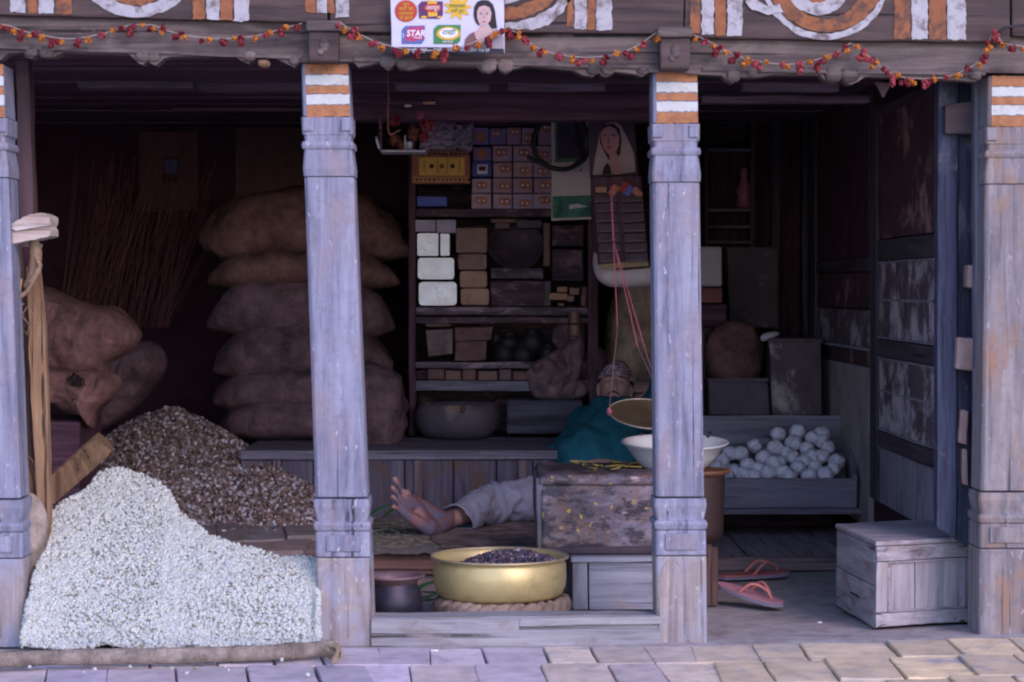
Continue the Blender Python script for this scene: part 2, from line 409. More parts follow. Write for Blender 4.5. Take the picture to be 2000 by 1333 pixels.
# ================================================================== posts
def loft_post(mb, secs, y0, depth, lean):
    """secs: (z, left x, right x, chamfer); lean: none"""
    vs = []; fs = []; k = 8
    for (z, xl, xr, c, pr) in secs:
        ya, yb = y0-pr, y0+depth+pr
        ring = [(xl+c, ya), (xr-c, ya), (xr, ya+c), (xr, yb-c), (xr-c, yb), (xl+c, yb), (xl, yb-c), (xl, ya+c)]
        vs += [(x, yy, z) for x, yy in ring]
    for i in range(len(secs)-1):
        for q in range(k): a = i*k+q; b = i*k+(q+1) % k; fs.append([a, b, b+k, a+k])
    fs.append(list(range(k))[::-1]); fs.append([(len(secs)-1)*k+q for q in range(k)])
    return mb._add(vs, fs)
def post(label, cl, wt, shift, mats, bands_white, pr0=0.0):
    """cl(y) gives (left px, right px) of the shaft at picture height y; profile heights after the left middle post"""
    def row(y, dw, pr=0.0, c=.006):
        l, r = cl(y); a = P(l-dw, y+shift(y), 0); b = P(r+dw, y+shift(y), 0); return ((a.z+b.z)/2, a.x, b.x, c, pr)
    base = P(*((cl(1255)[0]+cl(1255)[1])/2, 1257), 0)
    t = thing('carved_wooden_post', label, 'post', (base.x, .07, 0), 'carved posts of the shop front')
    D = .135
    def seg(name, rows, mat, **k):
        mb = MB(); loft_post(mb, rows, 0, D, 0); return build(mb, name, mat, t, bevel=.003, **k)
    seg('shaft', [row(972, 1, .0, .009), row(700, .5, 0, .009), row(346, 1, 0, .009)], mats[0])
    # swelling neck with roll mouldings
    seg('neck_moulding', [row(345, 2, .003), row(330, 3, .005), row(300, 0, .001), row(292, -1, 0), row(291, 3, .004, .004), row(284, 4, .007, .004), row(277, 2, .004, .004),
                          row(276, -2, -.001), row(266, -2, -.001), row(262, 2, .003), row(229, 3, .003)], mats[0])
    seg('foot_moulding', [row(1088, 3, .004), row(1040, 3, .004), row(1039, 0, .0), row(1035, 4, .007, .004), row(1026, 6, .010, .004), row(1019, 3, .006, .004), row(1018, -1, -.001),
                          row(1012, 1, .0), row(990, 5, .006), row(976, 4, .005), row(975, 1, 0)], mats[0])
    seg('foot_block', [(-.012, *row(1257, 2)[1:3], .006, .005), row(1100, 3, .005), row(1090, 3, .005)], mats[1])
    # recessed panel pieces on the collar and foot (raised plates)
    l, r = cl(245)
    for (u0, u1, ya, yb) in ((.0, .22, 231, 256), (.80, 1.0, 231, 256)):
        mb = MB(); mb.ptilt(*[((l+(r-l)*u), yy+shift(yy)) for u, yy in ((u0, ya), (u1, ya), (u1, yb), (u0, yb))], -.010, .008); build(mb, 'collar_plate', mats[0], t, bevel=.002)
    l, r = cl(1065)
    mb = MB(); mb.ptilt(*[((l+(r-l)*u), yy+shift(yy)) for u, yy in ((.18, 1046), (.84, 1046), (.84, 1078), (.18, 1078))], -.010, .007); build(mb, 'foot_plate', mats[0], t, bevel=.002)
    # carved arch line on the foot block
    mb = MB(); l, r = cl(1180); pts = []
    for i in range(25):
        a = math.pi*i/24; pts.append(P(l+(r-l)*(.30-.26*math.cos(a)), 1150-52*math.sin(a)+shift(1150)+(0 if 0 < i < 24 else 0), -.0045))
    pts = [P(l+(r-l)*.04, 1225+shift(1200), -.0045)]+pts+[P(l+(r-l)*.56, 1245+shift(1200), -.0045)]
    mb.smooth = True; mb.tube(pts, .0016, 6); build(mb, 'carved_arch', mats[1], t)
    # painted bands: ragged sheets of colour 2 mm proud of the timber
    ys = [124, 146, 167, 184, 205, 229]
    seg('head_block', [row(228, 0), row(124, -1)], mats[0])
    for i in range(5):
        l, r = cl((ys[i]+ys[i+1])/2); mb = MB(); top = []; bot = []
        for k in range(15):
            u = .02+.96*k/14 if bands_white else k/14
            u = .09+.90*k/14
            top.append(P(l+(r-l)*u, ys[i]+shift(ys[i])+1+random.uniform(-1.5, 1.5), -.0025)); bot.append(P(l+(r-l)*u, ys[i+1]+shift(ys[i+1])-1+random.uniform(-1.5, 1.5), -.0025))
        mb.prism(top+bot[::-1], -.0025, .001); build(mb, 'painted_band', WHITE if i % 2 else ORANGE, t)
    return t
def lin(y, a, b, y0=350, y1=970): return a+(b-a)*(y-y0)/(y1-y0)
post('lilac grey carved post left of the sleeping man, striped orange and white at the top', lambda y: (lin(y, 595, 616), lin(y, 690, 716)), 1, lambda y: 0, (POSTW, POSTB), True)
post('lilac grey carved post in front of the enamel basin, with orange and white bands', lambda y: (lin(y, 1276, 1282), lin(y, 1366, 1375)), 1,
     lambda y: 15-(y-125)*.019, (POSTW, POSTB), True)
post('grey brown carved post at the right edge with knots and cracks', lambda y: (lin(y, 1926, 1917), lin(y, 2024, 2020)), 1, lambda y: 24-(y-125)*.043, (POST3, POST3), True)
post('half hidden carved post at the left edge beside the white heap', lambda y: (lin(y, -85, -62), lin(y, 15, 38)), 1, lambda y: 2-(y-125)*.0, (POSTW, POSTB), False)
# ================================================================== carved lintel
fr = [(-90, 112), (-40, 120), (0, 118), (15, 106), (45, 102), (50, 112), (62, 115), (72, 104), (80, 112), (105, 112), (125, 103), (190, 104), (250, 105), (262, 115), (272, 125), (279, 127), (288, 119), (297, 126), (305, 128), (320, 115), (335, 111), (400, 110), (450, 105),
      (470, 118), (485, 125), (497, 115), (510, 113), (530, 110), (560, 125), (575, 132), (583, 122), (640, 122), (690, 121), (700, 132), (730, 125), (745, 120), (748, 131), (757, 137), (766, 131), (768, 121), (780, 135), (800, 137), (830, 129), (930, 130), (942, 140), (955, 143), (967, 138),
      (972, 129), (978, 140), (988, 144), (1000, 136), (1030, 129), (1120, 138), (1140, 148), (1158, 150), (1170, 141), (1175, 148), (1185, 150), (1195, 146), (1200, 140), (1240, 145), (1255, 150), (1268, 141), (1320, 142), (1370, 146), (1410, 148), (1420, 158), (1432, 163), (1445, 151), (1475, 152), (1510, 147), (1600, 147),
      (1612, 157), (1627, 162), (1638, 160), (1643, 153), (1650, 161), (1662, 166), (1676, 160), (1690, 150), (1780, 151), (1880, 158), (1905, 160), (1925, 142), (2100, 146)]
def fray(i):  return fr[i]
lowpts = [P(x, y, -.02) for x, y in fr]; zt = P(600, 36, -.02).z
lt = thing('carved_lintel', 'weathered grey wooden lintel with a scalloped carved lower edge over the shop front', 'lintel', (P(1000, 100, 0).x, .05, 1.6))
mb = MB(); top = [Vector((p.x, 0, FT-.005)) for p in lowpts[::-1]]
mb.prism(lowpts+top, -.02, .035); build(mb, 'carved_board', BEAMW, lt, bevel=.006, seg=3)
mb = MB(); zl = P(600, 121, .05).z
mb.box(lowpts[0].x, lowpts[-1].x, .037, .125, P(1000, 112, .04).z, FT-.006, .08, .003); build(mb, 'backing_beam', DARKX, lt)
mb = MB(); mb.smooth = True
for (x, y, r) in ((62, 104, 12), (90, 104, 14), (278, 112, 13), (300, 113, 13), (488, 113, 12), (757, 122, 15), (788, 126, 13), (955, 130, 15), (988, 130, 16), (1160, 138, 13), (1186, 138, 13), (1432, 150, 14), (1470, 144, 10), (1628, 148, 17), (1660, 150, 17), (575, 120, 10), (1255, 140, 10), (1905, 150, 12)):
    mb.blob(P(x, y-3, -.020), (r*.0015, .010, r*.0013), 14, 8, .8, .003, 45, seed=x)
build(mb, 'carved_lobe', BEAMW, lt)
# ridge moulding that runs along the lintel
mb = MB()
for (xa, ya, xb, yb) in ((-80, 84, 590, 108), (690, 112, 1268, 128), (1372, 131, 1925, 140)):
    mb.hexa([P(xa, ya+8, -.028), P(xb, yb+8, -.028), P(xa, ya+8, -.019), P(xb, yb+8, -.019), P(xa, ya, -.024), P(xb, yb, -.024), P(xa, ya, -.019), P(xb, yb, -.019)], (30, 1, 1), .002)
build(mb, 'ridge_moulding', BEAMW, lt, bevel=.002)
# fascia beam with painted pattern
FY = -.045
f = thing('painted_fascia_beam', 'dark wooden beam above the lintel with orange and white painted stripes and curls', 'beam', (P(1000, 20, 0).x, 0, 1.75))
mb = MB()
for (xa, ya, xb, yb) in ((-120, 26, 640, 46), (645, 62, 1335, 66), (1337, 74, 1972, 84), (1976, 70, 2150, 74)):
    a = P(xa, ya, FY); b = P(xb, yb, FY); mb.hexa([a, b, (a.x, .02, a.z), (b.x, .02, b.z), (a.x, FY, FT), (b.x, FY, FT), (a.x, .02, FT), (b.x, .02, FT)], (40, 1, 4), .003)
build(mb, 'beam_timber', FASCIA, f, bevel=.004)
def jag(pts, step=7, j=1.6):
    out = []
    for i in range(len(pts)):
        a = pts[i]; b = pts[(i+1) % len(pts)]; L = math.hypot(b[0]-a[0], b[1]-a[1]); n = max(1, int(L/step))
        for k in range(n): t = k/n; out.append((a[0]+(b[0]-a[0])*t+random.uniform(-j, j), a[1]+(b[1]-a[1])*t+random.uniform(-j, j)))
    return out
TOPY = -70
def paint(pts, mat, name, Y=FY-.0035, j=1.6):
    mb = MB(); mb.prism([P(x, y, Y) for x, y in jag(pts, 7, j)], Y, Y+.003); build(mb, name, mat, f)
def vstripe(x0, x1, yb, mat, lean=0): paint([(x0-lean, TOPY), (x1-lean, TOPY), (x1, yb), (x0, yb)], mat, 'painted_stripe')
for x0, x1, yb, m_ in ((20, 50, 24, WHITE2), (54, 72, 26, ORANGE2), (76, 105, 26, WHITE2), (109, 140, 28, ORANGE2), (377, 400, 38, ORANGE2), (403, 429, 38, WHITE2), (430, 455, 40, ORANGE2), (457, 486, 42, WHITE2),
                      (596, 616, 24, ORANGE2), (619, 639, 26, WHITE2), (640, 652, 26, ORANGE2), (655, 682, 34, WHITE2), (1108, 1120, 52, ORANGE2), (1122, 1146, 58, WHITE2), (1147, 1163, 58, ORANGE2), (1165, 1195, 60, WHITE2),
                      (1348, 1367, 66, ORANGE2), (1370, 1394, 68, WHITE2), (1396, 1418, 70, ORANGE2), (1421, 1450, 71, WHITE2), (1747, 1778, 76, ORANGE2), (1781, 1812, 77, WHITE2), (1815, 1847, 78, ORANGE2), (1850, 1886, 78, WHITE2)):
    vstripe(x0, x1, yb, m_)
def arc(cx, cy, rx0, ry0, rx1, ry1, a0, a1, n=30):
    o = []; i_ = []
    for k in range(n+1):
        a = R(a0+(a1-a0)*k/n); o.append((cx+rx1*math.cos(a), cy+ry1*math.sin(a))); i_.append((cx+rx0*math.cos(a), cy+ry0*math.sin(a)))
    return o+i_[::-1]
paint(arc(266, -65, 78, 78, 115, 99, -10, 190), WHITE2, 'painted_ring'); paint(arc(266, -65, 44, 50, 75, 76, -10, 190), ORANGE2, 'painted_ring')
paint(arc(1612, -50, 118, 116, 128, 129, 15, 165), WHITE2, 'painted_ring', j=2); paint(arc(1612, -42, 76, 80, 113, 104, 5, 175), ORANGE2, 'painted_ring', j=2, Y=FY-.0047)
paint(arc(1598, -50, 42, 56, 70, 80, 0, 180), WHITE2, 'painted_ring', Y=FY-.005); paint([(1575, -60), (1624, -60), (1618, 5), (1598, 17), (1580, 4)], ORANGE2, 'painted_spot')
paint([(1452, -40), (1476, -40), (1478, -2), (1500, 14), (1522, 8), (1530, 24), (1500, 30), (1468, 18), (1456, 4)], WHITE2, 'painted_curl', Y=FY-.007)
paint([(986, 16), (1010, 14), (1040, 0), (1060, -25), (1092, -25), (1076, 8), (1040, 30), (1010, 38), (986, 37)], ORANGE2, 'painted_curl')
paint([(986, 46), (1012, 42), (1044, 34), (1078, 14), (1100, -10), (1120, -10), (1100, 22), (1070, 50), (1040, 58), (1010, 57), (986, 56)], WHITE2, 'painted_curl')
paint([(986, -20), (1040, -20), (1030, -4), (1000, 6), (986, 8)], WHITE2, 'painted_curl')
# bracket blocks above the posts
for lab, (x0, y0, x1, y1) in (('small carved end block above the left striped post', (600, 40, 666, 121)), ('small carved end block above the striped post right of the middle', (1287, 52, 1352, 136))):
    t = thing('beam_end_block', lab, 'block', (P((x0+x1)/2, y1, 0).x, -.03, P(x0, y1, 0).z))
    mb = MB(); mb.pbox(x0+2, y0+22, x1-4, y1, -.075, .10, .02, .002); build(mb, 'block', FASCIA, t, bevel=.006)
    mb = MB(); mb.pbox(x0-3, y0, x1+1, y0+21, -.083, .10, .02, .0015); build(mb, 'cap_moulding', BEAMW, t, bevel=.006, seg=3)
    mb = MB(); mb.smooth = True; cx = (x0+x1)/2
    mb.blob(P(cx, y0+48, -.076), (.014, .006, .020), 12, 8, 1, .003, 40); mb.blob(P(cx-8, y0+62, -.076), (.010, .005, .010), 10, 6, 1, .003, 40); build(mb, 'carved_knob', BEAMW, t)
# pale stub showing below the lintel
mb = MB(); mb.smooth = True; mb.blob(P(515, 125, -.015), (.017, .03, .011), 16, 10, .8, .003, 30); tag(build(mb, 'peg', BROWNZ), 'pale wooden peg end sticking out under the lintel', 'peg')
# ================================================================== sill between the posts
sl_ = thing('door_sill', 'pale worn wooden sill beam with a long slot, lying between the two middle posts', 'sill', (P(1000, 1250, 0).x, .05, 0))
a, b, c, d = P(724, 1208, -.012), P(1291, 1203, -.012), P(1291, 1253, -.012), P(724, 1258, -.012)
mb = MB(); zs0 = P(1000, 1232, -.012).z
mb.hexa([(a.x, .0, -.01), (c.x, .0, -.01), (a.x, .10, -.01), (c.x, .10, -.01), (a.x, .0, a.z), (b.x, .0, b.z), (a.x, .10, a.z), (b.x, .10, b.z)], (40, 4, 4), .003); build(mb, 'sill_board', SILLW, sl_, bevel=.005)
q0, q1 = P(1014, 1226, -.012), P(1289, 1221, -.012)
mb = MB()
mb.hexa([(a.x, -.014, -.01), (c.x, -.014, -.01), (a.x, -.001, -.01), (c.x, -.001, -.01), (a.x, -.014, q0.z-.010), (c.x, -.014, q1.z-.010), (a.x, -.001, q0.z-.01), (c.x, -.001, q1.z-.01)], (40, 1, 3), .002)
mb.hexa([(a.x, -.014, q0.z-.0105), (q0.x, -.014, q0.z-.0105), (a.x, -.001, q0.z-.0105), (q0.x, -.001, q0.z-.0105), (a.x, -.014, a.z-.002), (q0.x, -.014, a.z-.002), (a.x, -.001, a.z-.002), (q0.x, -.001, a.z-.002)], (16, 1, 2), .0015)
mb.hexa([(q0.x, -.014, q0.z+.002), (c.x, -.014, q1.z+.002), (q0.x, -.001, q0.z+.002), (c.x, -.001, q1.z+.002), (q0.x, -.014, a.z-.002), (b.x, -.014, b.z-.002), (q0.x, -.001, a.z-.002), (b.x, -.001, b.z-.002)], (20, 1, 2), .0015)
build(mb, 'facing_strip', SILLW, sl_, bevel=.003)
# ================================================================== platform and bench
PZ = .125; PY0 = 1.02; BY0 = 2.18; BZ = P(900, 880, BY0).z
XB0 = P(470, 860, BY0).x; XB1 = P(1372, 900, BY0).x
pf = thing('raised_platform', 'low mud and plank platform the man lies on', 'platform', (P(900, 1050, 1.4).x, 1.4, 0))
MUD = plain('mud plaster', (.24, .19, .18), .35, 12, .95, patch=(.12, .12, .16), patch_at=(.5, .68), bumps=.5)
xl, xr = P(600, 1080, 1.0).x-.02, P(1385, 1080, 1.0).x
mb = MB(); mb.box(xl, xr, PY0+.02, BY0+.02, -.004, PZ-.012, .06, .004); build(mb, 'earth_fill', MUD, pf)
mb = MB(); mb.box(xl, xr, PY0-.005, PY0+.02, P(900, 1122, PY0).z, PZ-.004, .05, .003); build(mb, 'edge_board', wood('reddish edge board', (.17, .09, .075), None, None, 'X'), pf, bevel=.004)
# stone ledge of the left bay with broken stones
LED = thing('stone_ledge', 'broken stone ledge between the white heap and the brown heap', 'ledge', (P(450, 1060, .7).x, 1, 0))
xa = XLW+.002; mb = MB(); mb.box(xa, xl-.003, 1.12, BACK-.01, -.004, PZ-.004, .07, .004); build(mb, 'earth_fill', MUD, LED)
GST = plain('ledge stone', (.20, .17, .17), .3, 12, .9, patch=(.24, .27, .34), patch_at=(.5, .64), bumps=.6)
for (p4, z0, z1) in ((((420, 1022), (548, 1020), (556, 1052), (430, 1058)), .02, PZ+.004), (((552, 1020), (622, 1020), (622, 1044), (560, 1048)), .02, PZ+.008), (((560, 1050), (622, 1046), (622, 1072), (556, 1074)), .02, PZ-.03), (((430, 1060), (553, 1055), (550, 1090), (440, 1094)), .02, PZ-.035)):
    c = []
    for z in (z0, z1):
        for i in (3, 2, 0, 1): q = G(p4[i][0], p4[i][1], z1); c.append((q.x, q.y, z))
    mb = MB(); mb.hexa(c, (8, 4, 3), .005, 14); build(mb, 'ledge_stone', GST, LED, bevel=.006)
# bench at the back
bn = thing('back_bench', 'dusty blue grey plank bench along the back that carries sacks and shelf', 'bench', ((XB0+XB1)/2, 2.8, PZ))
mb = MB(); mb.box(XB0, XB1, BY0-.015, BY0+.06, BZ-.035, BZ, .05, .003); build(mb, 'front_rail', BENCHX, bn, bevel=.005)
mb = MB()
y = BY0+.062
while y < BACK-.1: mb.box(XB0, XB1, y, y+.20, BZ-.03, BZ-random.uniform(.001, .004), .06, .002); y += .203
build(mb, 'top_boards', BENCHX, bn, bevel=.003)
mb = MB(); x = XB0
FZ = PZ-.015; random.seed(8)
while x < XB1-.02: wd = random.uniform(.12, .22); mb.box(x+.002, min(x+wd, XB1)-.002, BY0+random.uniform(.0, .008), BY0+.03, FZ, BZ-.037, .05, .002); x += wd
build(mb, 'front_panel', wood('bench front timber', (.095, .08, .12), (.18, .16, .22), (.03, .024, .04), 'Z', patch=(.11, .07, .06)), bn, bevel=.003)
BAT = wood('bench batten', (.17, .12, .13), None, None, 'Z')
for px_ in (540, 816, 1020, 1290):
    mb = MB(); q = P(px_, 950, BY0-.012); mb.box(q.x-.014, q.x+.014, BY0-.014, BY0-.002, FZ, BZ-.037, .04, .002); build(mb, 'batten', BAT, bn, bevel=.003)
# ================================================================== left bay
SACK = burlap('burlap', (.185, .112, .125)); SACK2 = burlap('brown burlap', (.20, .105, .095)); SACK3 = burlap('pale burlap', (.33, .28, .24)); SACKR = burlap('tan sack', (.34, .24, .18))
# puffed grains --------------------------------------------------
GRAIN = plain('puffed grain', (.50, .555, .53), .10, 60, .75, attr=True, bumps=0, spec=.3)
NUT = plain('brown kernels', (.35, .31, .31), .2, 60, .7, attr=True, bumps=0, spec=.3)
import numpy as np
def icos(sub):
    bm = bmesh.new(); bmesh.ops.create_icosphere(bm, subdivisions=sub, radius=1); bm.verts.ensure_lookup_table()
    v = np.array([list(q.co) for q in bm.verts]); f = np.array([[q.index for q in fc.verts] for fc in bm.faces]); bm.free(); return v, f
def grains(name, pts, rad, mat, tint, label, base_mb=None, seed=1, squash=.75, lump=.28):
    rng = np.random.default_rng(seed); V, F = icos(1); n = len(pts); nv = len(V)
    prot = []
    for k in range(12):
        d = 1+lump*rng.normal(size=(nv, 1)); prot.append(V*np.clip(d, .55, 1.5)*np.array([1, rng.uniform(squash, 1), rng.uniform(squash, 1)]))
    allv = np.zeros((n*nv, 3)); cols = np.ones((n*nv, 4))
    for i, p in enumerate(pts):
        q = rng.normal(size=4); q /= np.linalg.norm(q); w_, x, y, z = q
        Rm = np.array([[1-2*(y*y+z*z), 2*(x*y-z*w_), 2*(x*z+y*w_)], [2*(x*y+z*w_), 1-2*(x*x+z*z), 2*(y*z-x*w_)], [2*(x*z-y*w_), 2*(y*z+x*w_), 1-2*(x*x+y*y)]])
        allv[i*nv:(i+1)*nv] = prot[rng.integers(12)] @ Rm.T*rng.uniform(*rad)+np.array(p)
        cols[i*nv:(i+1)*nv, :3] = tint(rng, p)
    faces = (F[None]+np.arange(n)[:, None, None]*nv).reshape(-1, 3)
    bv = np.zeros((0, 3)); bf = []
    if base_mb is not None: bv = np.array([list(v) for v in base_mb.v]); bf = base_mb.f
    o0 = np.array([allv[:, 0].mean(), allv[:, 1].mean(), allv[:, 2].min()])
    me = bpy.data.meshes.new(name); vv = np.vstack([allv, bv])-o0
    nb = len(bf); me.vertices.add(len(vv)); me.vertices.foreach_set('co', vv.ravel())
    loops = list(faces.ravel())+[i+len(allv) for f_ in bf for i in f_]
    me.loops.add(len(loops)); me.loops.foreach_set('vertex_index', np.array(loops, dtype=np.int32))
    tot = [3]*len(faces)+[len(f_) for f_ in bf]; st = np.concatenate([[0], np.cumsum(tot)[:-1]])
    me.polygons.add(len(tot)); me.polygons.foreach_set('loop_start', st.astype(np.int32))
    try: me.polygons.foreach_set('loop_total', np.array(tot, dtype=np.int32))
    except Exception: pass
    me.polygons.foreach_set('use_smooth', [True]*len(tot))
    me.update(calc_edges=True); me.validate()
    a = me.color_attributes.new('tint', 'FLOAT_COLOR', 'POINT')
    full = np.vstack([cols, np.tile([.75, .72, .66, 1], (len(bv), 1))]); a.data.foreach_set('color', full.ravel())
    me.materials.append(mat); o = bpy.data.objects.new(name, me); COL.objects.link(o); o.location = o0; W[o.name] = Vector(o0)
    tag(o, label, kind='stuff'); return o
# silhouette of the white heap in the picture
sil = [(44, 1250), (56, 1170), (78, 1090), (98, 1010), (125, 985), (160, 962), (195, 930), (233, 912), (278, 924), (318, 950), (334, 972), (348, 1000), (375, 1022), (410, 1046), (450, 1062), (500, 1074), (560, 1087), (600, 1094), (620, 1098), (624, 1170), (627, 1240)]
TAN = .66
ridge = []
for (x, y) in sil:
    Y = .02
    for _ in range(40):
        q = P(x, y, Y); Yn = max(-.10, (q.z-.03)/TAN-.16); Y = .5*Y+.5*Yn
    ridge.append((P(x, y, Y), x))
def rlerp(u):
    t = u*(len(ridge)-1); k = min(int(t), len(ridge)-2); f_ = t-k
    return ridge[k][0].lerp(ridge[k+1][0], f_), ridge[k][1]+(ridge[k+1][1]-ridge[k][1])*f_
def heap(u, t):
    r, px = rlerp(u); fx = max(44, min(px*1.0+(44-44), 640))
    # foot point of this slope line: fan out from the peak a little
    a = G(min(627, max(34, 44+(px-44)*.985)), 1264, .006)
    if t <= 1: q = a.lerp(r, t); q.z += .028*math.sin(math.pi*t)*(1 if r.z > .1 else .4)
    else: q = r+Vector((.0, .9*(t-1), -.55*(t-1)-.6*(t-1)**2))
    q.z = max(q.z, .001); q = q+Vector((0, 0, .014*noise.noise(q*9)+.006*noise.noise(q*31)))
    return q
mb = MB(); mb.smooth = True; mb.grid(lambda u, v: heap(u, v*1.3)-Vector((0, 0, .004)), 60, 40)
random.seed(5); pts = []
for _ in range(27000):
    u = random.random(); t = random.random()**1.05*1.12
    r, px = rlerp(u); Lr = (r.z+.15)/.5
    if random.random() > Lr: continue
    pts.append(heap(u, t)+Vector((random.uniform(-.004, .004), random.uniform(-.004, .004), random.uniform(-.002, .004))))
for _ in range(260):
    q = G(random.uniform(40, 626), random.uniform(1250, 1268), .0); pts.append(q+Vector((0, -.0, random.uniform(.006, .02))))
def tw(rng, p):
    if rng.random() < .025: return np.array([.60, .50, .38])*rng.uniform(.6, 1.1)
    s = rng.uniform(.82, 1.12); return np.array([s, s*rng.uniform(.95, 1.0), s*rng.uniform(.90, 1.03)])
for _ in range(14):
    q = G(random.uniform(20, 620), 1290+40*random.random()**2, 0)
    if random.random() < .75 or q.x < P(640, 1280, -.2).x: pts.append(Vector((q.x, q.y, gz(q.x)+.008))) if proj(q)[0] < 624 else None
pts = [p for p in pts if proj(p)[0] < 625-4*noise.noise(p*40)]
mb.v = [v-Vector((max(0, (proj(v)[0]-620)*.0014), 0, 0)) for v in mb.v]
grains('puffed_grain_heap', pts, (.0044, .0074), GRAIN, tw, 'heap of white puffed grains spilling to the street behind a burlap roll', mb, 2)
# brown heap in the shade -----------------------------------------
def heap2(X, Y):
    h = 0
    for (px, py, Yc, rad) in ((335, 800, 2.50, .62), (295, 812, 2.5, .52), (400, 838, 2.40, .50), (515, 905, 2.22, .36), (572, 945, 2.05, .27)):
        q = P(px, py, Yc); d = math.hypot(X-q.x, (Y-Yc)*.95)
        h = max(h, (q.z-PZ+.01)*max(0, 1-(d/rad)**1.25))
    return h
xa_, xb_ = P(110, 900, 2.3).x, P(640, 900, 2.1).x
mb = MB(); mb.smooth = True; mb.grid(lambda u, v: Vector((xa_+(xb_-xa_)*u, 1.7+1.7*v, PZ-.012+heap2(xa_+(xb_-xa_)*u, 1.7+1.7*v))), 70, 60)
pts = []
while len(pts) < 8500:
    X = random.uniform(xa_, xb_); Y = random.uniform(1.7, 2.75); h = heap2(X, Y)
    if h > .006 or (h > 0 and random.random() < .1): pts.append(Vector((X, Y, PZ-.004+h+random.uniform(-.003, .006))))
for _ in range(60): q = G(random.uniform(420, 600), random.uniform(1000, 1040), PZ); pts.append(q+Vector((0, 0, .004)))
def tn(rng, p):
    k = rng.random(); s = rng.uniform(.5, 1.15)
    if k < .30: return np.array([1.5, 1.55, 1.7])*s
    if k < .42: return np.array([.22, .16, .14])
    return np.array([.72, .56, .48])*s
grains('brown_kernel_heap', pts, (.0060, .0100), NUT, tn, 'darker brown and white kernels heaped behind the white heap', mb, 4)
# burlap roll ------------------------------------------------------
t = thing('burlap_roll', 'rolled burlap cloth edging the white heap, knotted beside the post', 'burlap roll', (P(320, 1280, -.2).x, -.2, 0))
path = smoothpath([G(-60, 1308), G(8, 1302), G(120, 1298), G(300, 1296), G(480, 1291), G(600, 1284), G(648, 1278)], 60)
for q in path: q.z = .019+.002*noise.noise(q*6)
mb = MB(); mb.smooth = True; mb.tube(path, [.0215+.003*noise.noise(Vector((i*.25, 0, 0))) for i in range(60)], 14, True, .12); build(mb, 'rolled_cloth', SACK3, t)
mb = MB(); mb.smooth = True
e0 = G(642, 1282, .012)
for k in range(9):
    a = e0+Vector((random.uniform(-.004, .012), random.uniform(-.015, .015), random.uniform(.006, .03))); e = G(random.uniform(646, 668), random.uniform(1266, 1300), .008)
    mb.tube(smoothpath([a, a.lerp(e, .45)+Vector((.012, -.004, .012)), e], 8), [.006]*4+[.005, .0045, .004, .002], 6, True, .3)
mb.blob(e0+Vector((.006, 0, .012)), (.017, .018, .02), 12, 8, 1, .005, 50); build(mb, 'frayed_knot', burlap('pale fibre', (.36, .28, .20)), t)
# sacks ------------------------------------------------------------
def sack(label, x0, y0, x1, y1, Y, dep, mat, group=None, droop=0.0, seed=0, ears=0, e=.62, nz=.02, arch=0.0, name='burlap_sack', extra=None):
    a = P(x0, (y0+y1)/2, Y+dep*.4); b = P(x1, (y0+y1)/2, Y+dep*.4); u = P((x0+x1)/2, y0, Y+dep*.4); d = P((x0+x1)/2, y1, Y+dep*.4)
    c = (a+b+u+d)/4; rx, rz, ry = (b-a).length/2, (u-d).length/2, dep/2
    o = thing(name, label, 'sack', (c.x, Y+dep/2, d.z), group); c.y = Y+dep/2
    nu, nv = 48, 26; vs = []
    mb = MB(); mb.smooth = True
    so_ = Vector((seed*2.3, seed*7.1, 0))
    def fn(i, j):
        th = 2*math.pi*i/nu; ph = -math.pi/2+math.pi*j/nv
        pw = lambda x, q: math.copysign(abs(x)**q, x)
        ct, st_ = math.cos(th), math.sin(th); cp, sp = math.cos(ph), math.sin(ph)
        # pillow: thins toward the ends along x
        X = pw(ct, e*.8)*pw(cp, .6); Yy = pw(st_, .8)*pw(cp, .75); Z = pw(sp, .85)
        thin = 1-.50*abs(X)**6.0
        p = Vector((X*rx, Yy*ry*(1-.25*abs(X)**3), Z*rz*thin*1.30))
        p.z += arch*rz*(1-(X)**2*1.6)-arch*rz*.3-droop*rz*X*abs(X)-.45*rz*abs(X)**6; p.z += .05*rz*math.sin(X*7+seed*2.1)
        n_ = noise.noise(p*5+so_)*nz+noise.noise(p*14+so_)*nz*.45+noise.noise(Vector((p.x*8, p.y*8, p.z*30))+so_)*nz*.35+noise.noise(Vector((p.x*40, p.y*9, p.z*14))+so_)*nz*(.15+.9*abs(X)**4)
        return c+p+p.normalized()*n_
    vs = [fn(0, 0)]+[fn(i, j) for j in range(1, nv) for i in range(nu)]+[fn(0, nv)]; L = len(vs)-1; fs = []
    for i in range(nu): fs.append([0, 1+(i+1) % nu, 1+i]); fs.append([L, L-nu+i, L-nu+(i+1) % nu])
    for j in range(nv-2):
        for i in range(nu): q = 1+j*nu+i; r = 1+j*nu+(i+1) % nu; fs.append([q, r, r+nu, q+nu])
    mb._add(vs, fs); build(mb, 'sack_body', mat, o)
    # sewn mouth: thin ruffled seam at the right end
    for sgn in ():
        mb = MB(); mb.smooth = True
        ex = c.x+sgn*rx*.93
        mb.grid(lambda u, v: Vector((ex+sgn*(.0+.045*v+.010*noise.noise(Vector((u*5, seed, v)))), c.y+(u-.5)*ry*1.5, c.z-droop*rz*sgn+.012*math.sin(u*19+seed)+.008*noise.noise(Vector((u*9, seed, 2)))+(.5-v)*.0)), 26, 4)
        build(mb, 'sewn_seam', mat, o, solid=.004)
    if extra: extra(o, c, rx, ry, rz)
    return o
GS = 'burlap sacks stacked on the bench'
random.seed(11)
sack('topmost brown sack of the tall stack, partly behind the post', 388, 392, 792, 505, 2.78, .5, SACK2, GS, .08, 1, 0, .62, .03, .2)
